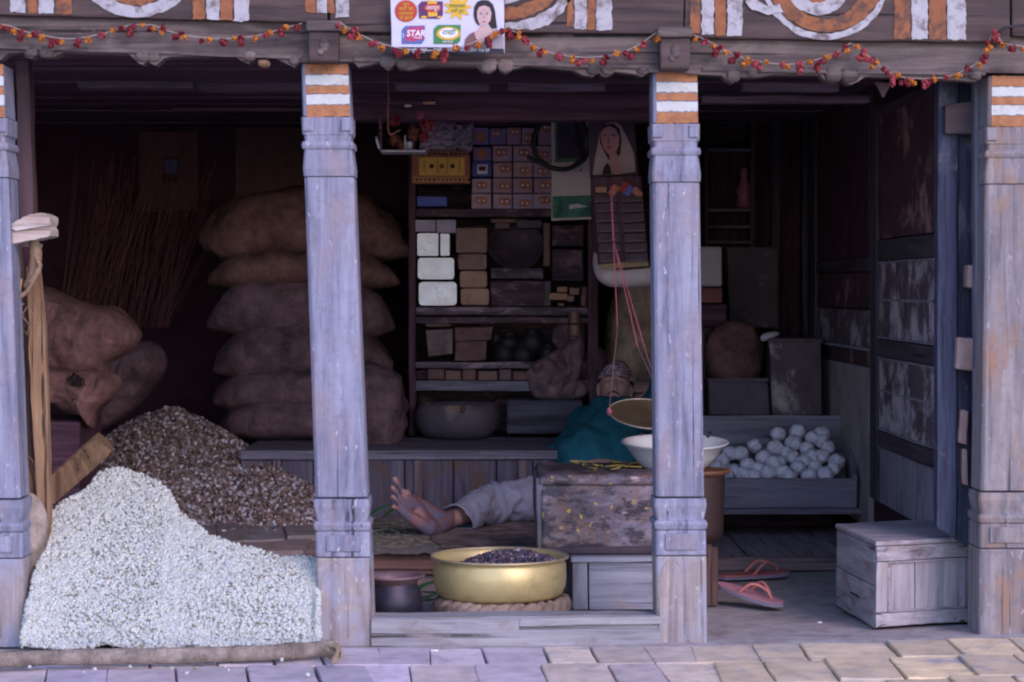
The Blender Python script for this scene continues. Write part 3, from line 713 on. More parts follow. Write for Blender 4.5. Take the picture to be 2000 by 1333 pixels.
sack('second sack from the top, a flatter one jutting out to the left', 402, 497, 782, 562, 2.74, .5, SACK2, GS, .05, 2, 1, .55, .018, .2)
sack('third sack down in the tall stack', 408, 556, 768, 652, 2.72, .5, SACK, GS, .02, 3, 1, .6, .022, .25)
sack('fourth sack down in the tall stack with a pointed right corner', 412, 642, 764, 737, 2.70, .5, SACK, GS, -.02, 4, 1, .62, .022, .25)
sack('fifth sack down, bulging above the lowest of the tall stack', 412, 727, 752, 800, 2.68, .5, SACK, GS, .04, 5, 0, .6, .016, .12)
sack('lowest sack of the tall stack, flattened on the bench behind the brown heap', 425, 788, 700, 854, 2.64, .5, SACK, GS, .0, 6, 0, .6, .012, .15)
sack('upright plump sack on the bench at the right foot of the stack', 655, 735, 798, 868, 2.52, .34, SACK, GS, .0, 7, 0, .7, .024)
# torn sacks leaning at the left
def torn(o, c, rx, ry, rz):
    mb = MB(); mb.smooth = True
    for k in range(7):
        a = c+Vector((rx*random.uniform(-.1, .5), -ry*.95, rz*random.uniform(-.2, .1))); b = a+Vector((random.uniform(-.05, .05), -.015, random.uniform(-.09, -.03)))
        mb.tube(smoothpath([a, a.lerp(b, .5)+Vector((.01, -.01, 0)), b], 7), .0014, 4)
    build(mb, 'loose_threads', burlap('thread', (.22, .15, .10)), o)
def poly_sack(name, label, outline, Y, dep, mat, seed, cat='sack', extra=None, wr=.02):
    """a slumped cloth sack with a pixel outline and a domed body"""
    pts = [P(x, y, Y+dep*.5) for x, y in outline]; c = sum(pts, Vector())/len(pts); o = thing(name, label, cat, (c.x, Y+dep/2, min(p.z for p in pts)))
    n = 120; per = smoothpath(pts+[pts[0]], n+1)[:n]; mb = MB(); mb.smooth = True; K = 24; vs = []; fs = []
    for side in (-1, 1):
        for j in range(K):
            t_ = j/K; rr = math.cos(t_*math.pi/2) if True else 1-t_
            for q in per:
                p = c+(q-c)*(1-t_); p.y = Y+dep/2+side*dep/2*(1-(1-t_)**2.2)**.5
                p += Vector((0, -1 if side < 0 else 1, 0))*(noise.noise(Vector((p.x*9, p.z*9, seed)))*wr+noise.noise(Vector((p.x*25, p.z*12, seed+4)))*wr*.5-abs(noise.noise(Vector((p.x*15+p.z*6, p.z*15, seed+9))))*wr*.9-abs(noise.noise(Vector((p.x*34-p.z*12, p.z*9, seed+2))))*wr*.5)*t_**.5
                vs.append(p)
    for side in (0, 1):
        for j in range(K-1):
            for i in range(n): a = side*K*n+j*n+i; b = side*K*n+j*n+(i+1) % n; fs.append([a, b, b+n, a+n] if side else [a, a+n, b+n, b])
        cc = len(vs); pc = c.copy(); pc.y = Y+dep/2+(dep/2 if side else -dep/2); vs.append(pc); j = K-1
        for i in range(n): a = side*K*n+j*n+i; b = side*K*n+j*n+(i+1) % n; fs.append([a, b, cc] if side else [b, a, cc])
    mb._add(vs, fs); bm_o = build(mb, 'sack_body', mat, o)
    if extra: extra(o, c)
    return o
def ex1(o, c):
    mb = MB(); mb.smooth = True
    q = P(150, 742, 1.38)
    mb.blob(q, (.030, .010, .020), 24, 12, 1, .016, 45); build(mb, 'torn_hole_shade', plain('painted hole shade', (.012, .008, .010), .2, 20, 1), o)  # near-black lump; the shade inside the hole is put into its colour
    mb = MB(); mb.smooth = True
    for k in range(12):
        an = random.uniform(0, 6.28); a = q+Vector((.024*math.cos(an), -.012, .028*math.sin(an))); b = a+Vector((random.uniform(-.03, .03), -.012, random.uniform(-.03, .015)))
        mb.tube(smoothpath([a, a.lerp(b, .5)+Vector((0, -.01, .006)), b], 6), .0016, 4)
    build(mb, 'loose_threads', burlap('thread', (.22, .15, .10)), o)
poly_sack('burlap_sack', 'big brown sack leaning at the left with a pointed corner to the right', [(60, 560), (100, 562), (150, 585), (190, 596), (232, 600), (256, 622), (278, 655), (250, 690), (214, 712), (205, 740), (120, 742), (60, 735)], 1.50, .36, SACK2, 3, wr=.045)
poly_sack('burlap_sack', 'lower slumped brown sack with a torn hole and a hanging corner', [(62, 715), (120, 722), (200, 725), (232, 735), (236, 755), (215, 785), (192, 806), (183, 836), (168, 815), (130, 805), (96, 790), (62, 790)], 1.38, .30, SACK2, 9, extra=ex1, wr=.04)
poly_sack('burlap_sack', 'dim sack mouth in the dark corner behind the leaning sacks', [(190, 700), (250, 672), (300, 668), (325, 700), (318, 735), (290, 770), (230, 830), (190, 830)], 2.5, .4, SACK, 14, wr=.04)
poly_sack('folded_sack', 'dull brown folded sack lying behind the leaning plank', [(70, 830), (110, 828), (172, 850), (160, 890), (110, 925), (70, 960)], 1.5, .26, SACK2, 21)
# leaning plank
pk = thing('leaning_plank', 'short thick brown plank leaning behind the white heap', 'plank', (P(120, 985, 1.1).x, .78, P(120, 985, 1.1).z))
mb = MB(); A, B, C_, D = P(98, 934, 1.05), P(186, 856, 1.30), P(219, 884, 1.30), P(103, 990, 1.05); o_ = Vector((.0, .06, .02))
mb.hexa([D, C_, D+o_, C_+o_, A, B, A+o_, B+o_], (14, 3, 5), .004); build(mb, 'plank_body', BROWNZ, pk, bevel=.006)
# door frame board beside left post with rope and splintered strut
fb = thing('torn_door_board', 'narrow brown splintered board standing beside the left post, split near its middle', 'board', (P(75, 1200, .17).x, .2, 0))
def vboard(name, pts, Y, dep, mat, jit=.004, parent=fb):
    L = [P(a, y, Y) for y, a, b in pts]; Rr = [P(b, y, Y) for y, a, b in pts]; mb = MB(); vs = []; n = 5
    rows = []
    Ls = smoothpath(L, 40); Rs = smoothpath(Rr, 40)
    for l, r in zip(Ls, Rs):
        rows.append([l.lerp(r, i/n)+noise.noise_vector(l.lerp(r, i/n)*14)*jit for i in range(n+1)])
    k = n+1
    for row in rows: vs += row; 
    for row in rows: vs += [p+Vector((0, dep, 0)) for p in row]
    fs = []; H = len(rows)*k
    for j in range(len(rows)-1):
        for i in range(n): a = j*k+i; fs.append([a, a+k, a+k+1, a+1]); fs.append([H+a, H+a+1, H+a+k+1, H+a+k])
        a = j*k; fs.append([a, H+a, H+a+k, a+k]); a = j*k+n; fs.append([a, a+k, H+a+k, H+a])
    j = (len(rows)-1)*k
    for i in range(n): fs.append([i, i+1, H+i+1, H+i]); fs.append([j+i, H+j+i, H+j+i+1, j+i+1])
    return build(mb._add(vs, fs), name, mat, parent, bevel=.002)
vboard('outer_board', [(1262, 20, 56), (1150, 30, 66), (1000, 38, 72), (880, 34, 52), (700, 30, 46), (560, 22, 40), (470, 18, 34)], .20, .06, BROWNZ)
vboard('inner_board', [(1250, 58, 52), (1120, 66, 84), (1000, 72, 97), (860, 66, 95), (720, 58, 90), (600, 54, 82), (520, 52, 76)], .17, .035, wood('orange brown plank', (.24, .145, .08), (.40, .26, .15), (.09, .05, .03), 'Z'))
vboard('back_board', [(1262, 10, 60), (1000, 34, 92), (700, 26, 84), (480, 18, 74)], .275, .02, DARKZ)
sb = thing('wood_stub', 'pale broken timber stub jutting out at the left post above a tied rope', 'timber', (P(60, 475, .12).x, .12, P(60, 475, .12).z))
mb = MB(); tp = [(14, 452), (40, 432), (66, 420), (90, 417), (104, 424), (104, 436)]; bt_ = [(105, 462), (80, 468), (50, 474), (14, 482)]
mb.prism([P(x, y, .08) for x, y in jag(tp+[(101, 444), (105, 450)]+bt_, 6, .8)], .03, .15); build(mb, 'stub_body', wood('pale broken timber', (.46, .38, .33), (.66, .58, .52), (.18, .11, .08), 'X'), sb, bevel=.004)
mb = MB(); mb.prism([P(x, y, .026) for x, y in ((22, 446), (50, 437), (100, 436), (102, 440), (60, 447), (30, 452))], .022, .0295); build(mb, 'splinter', wood('pale splinter', (.55, .50, .48), None, (.2, .14, .1), 'X'), sb, bevel=.002)
rp = thing('tied_rope', 'frayed brown rope and cloth strip tied under the pale stub', 'rope', (P(70, 560, .12).x, .12, P(70, 600, .12).z))
ROPE = burlap('rope fibre', (.34, .24, .16), k=1.6)
mb = MB(); mb.smooth = True
mb.tube(smoothpath([P(66, 470, .10), P(70, 500, .09), P(62, 540, .10), P(52, 560, .12)], 16), [.016]*8+[.013]*8, 8, True, .3)
mb.tube(smoothpath([P(80, 478, .10), P(72, 505, .08), P(78, 520, .07), P(66, 545, .07), P(52, 570, .08), P(28, 590, .10)], 22), [.006]*10+[.008]*4+[.006]*8, 7, True, .3)
mb.tube(smoothpath([P(42, 545, .11), P(38, 570, .10)], 6), .004, 6, True, .2); build(mb, 'rope_strand', ROPE, rp)
mb = MB(); mb.smooth = True
for k in range(8):
    a = P(random.uniform(30, 70), random.uniform(590, 620), .12); mb.tube(smoothpath([a, a+Vector((random.uniform(-.02, .02), -.01, -.03)), a+Vector((random.uniform(-.03, .03), 0, -.06))], 7), .0014, 4)
for (x, y) in ((60, 910), (40, 890)): mb.tube(smoothpath([P(x, y, .12), P(x+18, y+4, .1), P(x+28, y+18, .12)], 7), .0012, 4)
tag(build(mb, 'loose_fibres', ROPE, rp), kind='stuff')
# cloth by the left post foot
poly_sack('cloth_scrap', 'draped dusty cloth wedged between the left post and the heap', [(42, 960), (70, 968), (90, 1000), (92, 1050), (78, 1120), (66, 1180), (52, 1230), (44, 1120)], .10, .10, SACK3, 5, 'cloth', wr=.01)
# inner post, wall panels, hanging straw in the dark
mb = MB(); q = P(50, 500, .5); q2 = P(33, 130, .5); q3 = P(60, 130, .5); q4 = P(38, 1150, .5); q5 = P(72, 1150, .5)
mb.ptilt((30, 118), (56, 118), (88, 1150), (52, 1150), .42, .06, (2, 2, 30), .003); tag(build(mb, 'inner_door_post', wood('purple brown timber', (.10, .06, .07), None, None, 'Z'), bevel=.004), 'dark purple brown upright just inside the left post', 'post')
PB = plain('dull brown board', (.12, .060, .062), .3, 8, .9)
t = thing('wall_panel', 'dull brown wall panel with a small dark blue opening at its middle', 'panel', P(330, 410, BACK-.03))
for (x0, y0, x1, y1) in ((272, 258, 318, 412), (350, 258, 386, 412), (318, 258, 350, 308), (318, 358, 350, 412)): mb = MB(); mb.pbox(x0, y0, x1, y1, BACK-.04, .035); build(mb, 'panel_board', PB, t)
mb = MB(); mb.pbox(321, 312, 347, 340, BACK-.035, .03); build(mb, 'blue_tin', plain('dark blue', (.05, .07, .20), .3, 20, .6), t)
mb = MB(); mb.pbox(460, 250, 640, 400, BACK-.05, .045); tag(build(mb, 'plain_board', plain('plain brown board', (.12, .068, .066), .3, 8, .9)), 'plain brown board on the back wall above the sack stack', 'board')
mb = MB(); mb.smooth = True; mb.tube([P(338, 213, 2.6), P(740, 214, 2.6)], .006, 8); tag(build(mb, 'hanging_pole', wood('thin pole', (.16, .11, .12), None, None, 'X')), 'thin horizontal pole hanging under the ceiling in the left bay', 'pole')
st = thing('reed_bundle', 'dim bundle of dry reddish reeds standing in the dark back corner', 'reeds', P(210, 640, 3.4))
mb = MB(); random.seed(4)
for k in range(130):
    xb = random.uniform(110, 330); mb.tube([P(xb, 640, random.uniform(3.2, 3.5)), P(xb+random.uniform(20, 110), random.uniform(290, 440), random.uniform(3.2, 3.6))], .0018, 4)
o = build(mb, 'reeds', plain('dry reed', (.13, .05, .05), .4, 30, .8), st); tag(o, kind='stuff')
# inner beams below the ceiling
def inner_beam(label, x0, x1, y0, y1, Y, dep, mat=None, name='ceiling_beam'):
    mb = MB(); mb.pbox(x0, y0, x1, y1, Y, dep, .06, .003); return tag(build(mb, name, mat or DARKX, bevel=.006), label, 'beam')
LITX = wood('beam edge tinted as lit', (.10, .075, .10), (.18, .14, .18), (.03, .02, .03), 'X')  # paler than the sooty beams: light on their edges is painted into the timber
inner_beam('rounded dark ceiling beam across the left bay', 150, 378, 158, 172, .80, .09, LITX)
inner_beam('shorter beam end tinted as lit across the left bay next to the post', 385, 600, 160, 176, .92, .10, LITX)
inner_beam('beam edge tinted as lit under the ceiling, left part of the middle bay', 772, 957, 160, 177, .70, .06, LITX)
inner_beam('beam edge tinted as lit under the ceiling, right part of the middle bay', 992, 1182, 160, 177, .70, .06, LITX)
inner_beam('long dark cross beam deeper inside over the middle bay', 600, 1280, 180, 235, 1.25, .10)
inner_beam('beam edge tinted as lit under the ceiling of the right bay', 1372, 1700, 186, 200, .62, .07, LITX)
inner_beam('dark slanting rafter under the ceiling of the right bay', 1450, 1640, 160, 178, .5, .05, LITX)
# ================================================================== middle bay, floor level
def prim(name, mat, parent, fn, **k):
    mb = MB(); mb.smooth = k.pop('smooth', False); fn(mb); return build(mb, name, mat, parent, **k)
# brass basin
bc = P(976, 1180, .46); bc.z = .058
t = thing('brass_basin', 'wide dull golden brass basin filled with dark nuts on a twisted straw ring', 'basin', bc)
BRASS = plain('dull brass', (.57, .48, .23), .22, 11, .42, metallic=.42, patch=(.30, .26, .12), patch_at=(.56, .74), bumps=.15, bscale=30)
R0 = (P(1108, 1100, .46).x-P(842, 1100, .46).x)/2; H = .126
prof = [(0, .0), (R0*.55, .0), (R0*.84, .005), (R0*.93, .018), (R0*.97, .04), (R0*.98, .07), (R0*.975, H-.022), (R0*.95, H-.014), (R0*.96, H-.008), (R0*1.0, H-.003), (R0*1.005, H), (R0*.985, H+.001), (R0*.94, H-.006), (R0*.93, H-.03), (R0*.93, .04), (R0*.8, .015), (0, .012)]
prim('basin_bowl', BRASS, t, lambda m: m.lathe(prof, bc, 72, wob=.0022), smooth=True)
prim('rolled_rim', plain('rim brass', (.45, .38, .25), .2, 20, .45, metallic=.5), t, lambda m: m.tube([bc+Vector((R0*1.0*math.cos(a*math.pi/32), R0*1.0*math.sin(a*math.pi/32), H)) for a in range(65)], .0042, 8), smooth=True)
random.seed(21)
pts = []
for _ in range(1100):
    a = random.uniform(0, 6.28); r = math.sqrt(random.random())*.16; q = Vector((bc.x+.035+r*math.cos(a), bc.y+r*.8*math.sin(a), bc.z+H-.034+.046*max(0, 1-(r/.16)**2)+random.uniform(-.004, .006)))
    if math.hypot(q.x-bc.x, q.y-bc.y) < R0*.9: pts.append(q)
def td(rng, p):
    k = rng.random(); s = rng.uniform(.5, 1.3); return np.array([.36, .34, .46])*s if k < .8 else (np.array([1.1, .85, .72]) if k < .95 else np.array([1.5, 1.6, 1.8]))
grains('dark_nuts', pts, (.0055, .0085), plain('dark nut', (.17, .15, .18), .3, 60, .55, attr=True), td, 'dark grey nuts heaped in the brass basin', None, 6, lump=.16)
# straw ring under the basin
t = thing('straw_ring', 'twisted straw rope ring under the brass basin', 'ring', (bc.x, bc.y, 0))
mb = MB(); mb.smooth = True
rr_ = R0*.90
for s_ in range(3):
    mb.tube([Vector((bc.x+.008+(rr_+.010*math.cos(a*.42+s_*2.09))*math.cos(a*2*math.pi/150), bc.y+(rr_+.010*math.cos(a*.42+s_*2.09))*math.sin(a*2*math.pi/150), .038+.014*math.sin(a*.42+s_*2.09))) for a in range(151)], [.0155+.003*noise.noise(Vector((a*.3, s_, 0))) for a in range(151)], 8, False, .35)
build(mb, 'twisted_straw', burlap('straw rope', (.33, .25, .20), k=1.3), t)
# dark pot
pc = P(766, 1200, .34); pc.z = -.002
t = thing('round_pot', 'small dark metal pot with a wide pinkish rim beside the left post', 'pot', pc)
k_ = .098; PS = 1.30
prof = [(0, 0), (.065, .002), (.088, .022), (.094, .05), (.088, .075), (.078, .090), (.076, .094)]
prim('pot_body', plain('blackened metal', (.030, .028, .048), .35, 14, .45, metallic=.4, patch=(.07, .06, .08), patch_at=(.55, .75)), t, lambda m: m.lathe([(r*.97, h*PS) for r, h in prof], pc, 48, wob=.002), smooth=True)
prim('pot_rim', plain('copper rim', (.20, .13, .145), .3, 18, .5, metallic=.35), t, lambda m: m.lathe([(r*.95, h*PS) for r, h in [(.076, .094), (.084, .100), (.100, .108), (.104, .111), (.101, .114), (.088, .110), (.078, .104), (.07, .09), (.068, .06)]], pc, 48, wob=.0015), smooth=True)
# green leaves
GREEN = plain('leaf green', (.045, .14, .05), .4, 20, .6)
def leaf(mb, c, L, wd, ang, tilt):
    d = Vector((math.cos(ang), math.sin(ang)*.5, math.sin(tilt))).normalized(); s_ = d.cross(Vector((0, 0, 1))).normalized()
    mb.grid(lambda u, v: c+d*L*(u-.5)+s_*wd*(v-.5)*2*math.sin(math.pi*min(.98, max(.02, u)))**.7+Vector((0, 0, .012*math.sin(u*3)-.01*abs(v-.5))), 12, 5)
for lab, ps in (('green leaves lying between the small pot and the brass basin', ((828, 1148, .90, .11, .03), (846, 1185, .80, .13, .03), (838, 1170, .86, .13, .025))), ('green leaves on the mat behind the bare foot', ((742, 998, 1.85, .10, .03), (768, 1000, 1.95, .09, .03)))):
    q = P(ps[0][0], ps[0][1], ps[0][2]); t = thing('leaf_bundle', lab, 'leaves', q)
    for (x, y, Y, L, wd) in ps: prim('leaf', GREEN, t, lambda m: leaf(m, P(x, y, Y), L, wd, random.uniform(-1.2, .6), .4), smooth=True, solid=.001)
# low wooden box under the trunk
def crate_box(label, name, X0, X1, Y0, Y1, Z0, Z1, mats, lid=True, cat='box'):
    t = thing(name, label, cat, ((X0+X1)/2, (Y0+Y1)/2, Z0))
    return t
lo = P(1118, 1195, .60); hi = P(1292, 1088, .60); z1 = hi.z
t = thing('wooden_box', 'pale grey wooden box under the old painted trunk', 'box', ((lo.x+hi.x)/2, .8, 0))
BOXW = wood('bluish grey box timber', (.24, .25, .31), (.37, .38, .45), (.10, .09, .10), 'X', patch=(.33, .28, .26), patch_at=(.54, .68))
BOXZ = wood('bluish grey stile', (.26, .27, .33), (.38, .38, .44), (.10, .09, .10), 'Z')
prim('front_board', BOXW, t, lambda m: m.box(P(1150, 1150, .60).x, hi.x+.06, .60, .62, .0, z1-.018, .03, .002), bevel=.003)
prim('corner_stile', BOXZ, t, lambda m: m.box(lo.x, P(1147, 1150, .60).x, .598, .63, .0, z1-.018, .03, .002), bevel=.003)
prim('side_board', BOXZ, t, lambda m: m.box(lo.x+.002, lo.x+.02, .63, 1.0, .0, z1-.018, .04, .002), bevel=.003)
prim('lid', BOXW, t, lambda m: m.box(lo.x-.006, hi.x+.06, .590, 1.0, z1-.017, z1, .03, .002), bevel=.004)
# old painted trunk
TZ = z1+.002; A = P(1047, 1076, .68); B = P(1350, 1076, .68); TH = P(1100, 925, .68).z-TZ
t = thing('painted_trunk', 'old scuffed tin trunk with chipped grey paint, yellow and pink flecks, beside the sleeping man', 'trunk', ((A.x+B.x)/2, .85, TZ))
m, nt_, b_ = newmat('chipped painted tin'); v = coord(nt_, (1, 1, 1)); vx = coord(nt_, (.55, 1, 1.3))
c = ramp(nt_, [(.32, (.05, .045, .06)), (.5, (.13, .115, .155)), (.68, (.30, .27, .34))], tex(nt_, vx, 13, 9, .72, .5)).outputs[0]
c = mixc(nt_, ramp(nt_, [(.46, (0, 0, 0)), (.60, (.9, .9, .9))], tex(nt_, coord(nt_, (.6, 1, 1.2)), 9, 10, .78, .8)).outputs[0], c, (.17, .095, .075))
c = mixc(nt_, ramp(nt_, [(.50, (0, 0, 0)), (.56, (1, 1, 1))], tex(nt_, coord(nt_, (.7, 1, 1.5)), 15, 9, .78)).outputs[0], c, (.035, .028, .04))
c = mixc(nt_, ramp(nt_, [(.64, (0, 0, 0)), (.67, (1, 1, 1))], tex(nt_, v, 34, 4, .6)).outputs[0], c, (.50, .36, .05))
c = mixc(nt_, ramp(nt_, [(.63, (0, 0, 0)), (.68, (.8, .8, .8))], tex(nt_, coord(nt_, (.8, 1, 2)), 10, 8, .7)).outputs[0], c, (.55, .40, .40))
nt_.links.new(c, b_.inputs['Base Color']); b_.inputs['Roughness'].default_value = .55; bump(nt_, b_, tex(nt_, v, 28, 7, .7), .5, .004); TIN = m
def rbox(m_, X0, X1, Y0, Y1, Z0, Z1, r, nx, jit=.0025, sag=0):
    """long box with rounded long edges, rough"""
    ring = []
    for (cy, cz, a0) in ((Y0+r, Z1-r, 90), (Y0+r, Z0+r*.7, 180), (Y1-r, Z0+r*.7, 270), (Y1-r, Z1-r, 0)):
        for k in range(6): a = R(a0+90*k/5); ring.append((cy+r*math.cos(a)*(1), cz+(r if a0 in (90, 0) else r*.7)*math.sin(a)))
    # densify flats
    R2 = []
    for i in range(len(ring)):
        a = ring[i]; b = ring[(i+1) % len(ring)]; n = max(1, int(math.hypot(b[0]-a[0], b[1]-a[1])/.02))
        for k in range(n): R2.append((a[0]+(b[0]-a[0])*k/n, a[1]+(b[1]-a[1])*k/n))
    K = len(R2); vs = []
    for i in range(nx+1):
        x = X0+(X1-X0)*i/nx
        for (yy, zz) in R2:
            p = Vector((x, yy, zz)); vs.append(p+noise.noise_vector(p*12)*jit+noise.noise_vector(p*40)*jit*.4)
    fs = [list(range(K)), [nx*K+q for q in range(K)][::-1]]
    for i in range(nx):
        for q in range(K): a = i*K+q; b = i*K+(q+1) % K; fs.append([a, a+K, b+K, b])
    m_._add(vs, fs)
X1T = P(1318, 1000, .64).x
prim('trunk_body', TIN, t, lambda m: rbox(m, A.x+.018, X1T, .640, 1.10, TZ, TZ+TH-.008, .045, 40, .006), smooth=True)
prim('top_lid', TIN, t, lambda m: rbox(m, A.x+.010, X1T+.004, .632, 1.108, TZ+TH-.034, TZ+TH, .016, 40, .005), smooth=True)
ED = wood('dark trunk end', (.10, .10, .14), (.25, .26, .32), (.03, .03, .04), 'Z', patch=(.20, .14, .10))
prim('end_panel', ED, t, lambda m: m.hexa([(A.x+.004, .65, TZ), (A.x+.02, .65, TZ), (A.x+.004, 1.09, TZ), (A.x+.02, 1.09, TZ), (A.x-.002, .640, TZ+TH-.012), (A.x+.02, .640, TZ+TH-.012), (A.x-.002, 1.10, TZ+TH-.012), (A.x+.02, 1.10, TZ+TH-.012)], (2, 14, 14), .004), bevel=.004)
prim('base_strip', plain('trunk base', (.055, .04, .055), .4, 16, .8), t, lambda m: rbox(m, A.x+.028, X1T, .635, .70, TZ, TZ+.026, .010, 36, .003), smooth=True)
# straw bits on the trunk
t2 = thing('straw_wisps', 'yellow straw wisps lying on the trunk lid', 'straw', (P(1225, 905, .95).x, .95, TZ+TH)); mb = MB(); mb.smooth = True
for k in range(16):
    q = Vector((P(random.uniform(1130, 1262), 905, .9).x, random.uniform(.75, 1.05), TZ+TH+.003)); mb.tube(smoothpath([q, q+Vector((random.uniform(-.03, .03), random.uniform(-.02, .02), random.uniform(.002, .012))), q+Vector((random.uniform(-.05, .05), random.uniform(-.03, .03), .003))], 6), .0022, 5)
tag(build(mb, 'straw', plain('yellow straw', (.45, .32, .07), .3, 30, .7), t2), kind='stuff')
# mat on the platform
MAT = burlap('floor mat', (.25, .19, .18)); t = thing('floor_mat', 'brown woven mat under the sleeping man', 'mat', (P(960, 1060, 1.3).x, 1.4, PZ))
def mat_pt(u, v):
    xa = P(842+30*math.sin(v*9)*.3, 1070, PY0).x; x = xa+(P(1330, 1000, 1.1).x-xa)*u; Y = PY0-.003+1.0*v; q = Vector((x+.012*math.sin(v*14), Y, PZ+.004+.005*noise.noise(Vector((x*8, Y*8, 1)))))
    if v < .04: q.z -= .012
    return q
prim('mat_cloth', MAT, t, lambda m: m.grid(mat_pt, 60, 40), smooth=True, solid=.005)
t = thing('straw_litter', 'grey straw and chaff littered at the platform edge by the left post', 'straw', (P(780, 1050, 1.2).x, 1.2, PZ)); mb = MB()
mb.smooth = True
for k in range(150):
    q = G(random.uniform(722, 870), random.uniform(1015, 1072), PZ+.004); L = random.uniform(.01, .045); a = random.uniform(0, 6.28)
    mb.tube([q, q+Vector((L*math.cos(a), L*math.sin(a)*.6, random.uniform(.0, .006)))], random.uniform(.0008, .0016), 4)
for (x0, y0, x1, y1) in ((722, 1015, 775, 1008), (722, 1030, 780, 1040), (725, 1038, 800, 1034), (730, 1022, 790, 1028)): mb.tube(smoothpath([G(x0, y0, PZ+.008), G((x0+x1)/2, (y0+y1)/2-3, PZ+.014), G(x1, y1, PZ+.008)], 8), .0022, 5)
tag(build(mb, 'straw', plain('greenish straw', (.26, .25, .15), .4, 30, .8), t), kind='stuff')
mb = MB(); mb.smooth = True; mb.grid(lambda u, v: (lambda q: Vector((q.x, q.y, PZ+.002+.007*noise.noise(q*26)+.004*noise.noise(q*60))))(G(716+150*u, 1084-68*v, PZ)), 60, 30)
tag(build(mb, 'chaff_layer', plain('grey chaff', (.17, .16, .15), .4, 60, .95, patch=(.30, .29, .28), patch_at=(.55, .7), bumps=.6)), 'grey chaff layer at the platform edge', kind='stuff')
# enamel basin, pot, scale
ec = P(1318, 903, .90); ec.z = TZ+TH+.003; er = (P(1424, 855, .90).x-P(1215, 855, .90).x)/2; eh = .078
t = thing('enamel_basin', 'white enamel basin with chipped rim resting on the trunk, half behind a post', 'basin', ec)
EN = plain('white enamel', (.62, .66, .68), .1, 12, .25, spec=.5, patch=(.03, .03, .04), patch_at=(.70, .72), bumps=0)
prim('basin_wall', EN, t, lambda m: m.lathe([(0, .0), (er*.60, .0), (er*.66, .006), (er*.80, eh*.5), (er*.93, eh*.93), (er, eh), (er*1.005, eh+.004), (er*.97, eh+.004), (er*.90, eh*.9), (er*.77, eh*.5), (er*.62, .012), (0, .008)], ec, 64, Matrix.Rotation(R(4), 3, 'X')), smooth=True)
prim('rim_chip', plain('black chip', (.02, .018, .02), .2, 30, .6), t, lambda m: [m.blob(P(x, y, Y), (.007, .006, .004), 10, 6, 1, .002, 80) for x, y, Y in ((1386, 845, 1.02), (1382, 853, .98), (1253, 848, 1.02))][0], smooth=True)
bp = P(1362, 1000, .86); bp.z = TZ+.02; ph = TZ+TH-bp.z-.002
t = thing('brown_pot', 'dark brown pot with an orange brown rim supporting the enamel basin', 'pot', bp)
prr = P(1427, 905, .86).x-bp.x
prim('pot_body', plain('brown clay', (.040, .024, .024), .35, 12, .6), t, lambda m: m.lathe([(0, 0), (prr*.70, .0), (prr*.78, .03), (prr*.80, ph*.6), (prr*.82, ph-.022)], bp, 48, wob=.002), smooth=True)
prim('pot_rim', plain('orange clay rim', (.16, .075, .045), .3, 16, .55), t, lambda m: m.lathe([(prr*.80, ph-.022), (prr*.93, ph-.014), (prr, ph-.008), (prr, ph-.001), (prr*.95, ph), (prr*.8, ph-.006), (prr*.74, ph-.03)], bp, 48), smooth=True)
# stand under the pot
q = P(1403, 1150, .70)
t = thing('stand_box', 'narrow dark brown board box beside the post under the brown pot', 'box', (q.x-.06, .85, 0))
SB = wood('red brown box', (.075, .04, .035), (.15, .09, .075), (.02, .012, .012), 'Z')
prim('side_board', SB, t, lambda m: m.box(P(1379, 1100, .7).x, q.x, .70, .72, -.004, TZ+.014, .03, .003), bevel=.003)
prim('box_body', SB, t, lambda m: m.box(X1T+.02, P(1392, 1100, .73).x, .722, .99, -.004, TZ+.018, .04, .002), bevel=.003)
# hanging balance pan
t = thing('balance_pan', 'hanging brass scale pan on pink cords above the enamel basin', 'scale pan', P(1262, 815, .66))
pn = P(1264, 813, .66); pr_ = (pn.x-P(1190, 806, .66).x)*1.02; M = Matrix.Rotation(R(19), 3, 'X') @ Matrix.Rotation(R(4), 3, 'Y')
prim('pan_dish', plain('tarnished brass', (.12, .09, .055), .35, 16, .4, metallic=.55, patch=(.28, .24, .20), patch_at=(.62, .7)), t,
     lambda m: m.lathe([(0, -.016), (pr_*.5, -.013), (pr_*.85, -.004), (pr_, .006), (pr_*1.01, .008), (pr_*.99, .0085), (pr_*.84, -.001), (pr_*.5, -.010), (0, -.013)], pn, 56, M), smooth=True)
prim('pan_edge', plain('bright pan edge', (.36, .33, .27), .2, 20, .4, metallic=.4), t, lambda m: m.tube([pn+M @ Vector((pr_*math.cos(a*math.pi/28), pr_*math.sin(a*math.pi/28), .008)) for a in range(57)], .0022, 6), smooth=True)
PINK = plain('pink cord', (.34, .08, .12), .25, 60, .8); CORD = plain('dull cord', (.13, .07, .085), .3, 60, .8)
top = P(1192, 330, .92); kn = P(1198, 470, .82)
prim('twisted_cord', PINK, t, lambda m: [m.tube([top.lerp(kn, k/24)+Vector((.0025*math.cos(k*1.6+s*3.14), .0025*math.sin(k*1.6+s*3.14), 0)) for k in range(6, 25)], .0022, 6) for s in (0, 1)], smooth=True)
ends = [pn+M @ Vector((pr_*math.cos(a), pr_*math.sin(a), .008)) for a in (R(182), R(62), R(-50))]
mids = [P(1206, 640, .74), P(1262, 690, .76), P(1246, 680, .72)]
for e_, md in zip(ends, mids):
    prim('pan_cord', PINK, t, lambda m: m.tube(smoothpath([kn, kn.lerp(md, .6), md], 8), .0017, 6), smooth=True)
    prim('pan_cord', CORD, t, lambda m: m.tube([md, e_], .0020, 6), smooth=True)
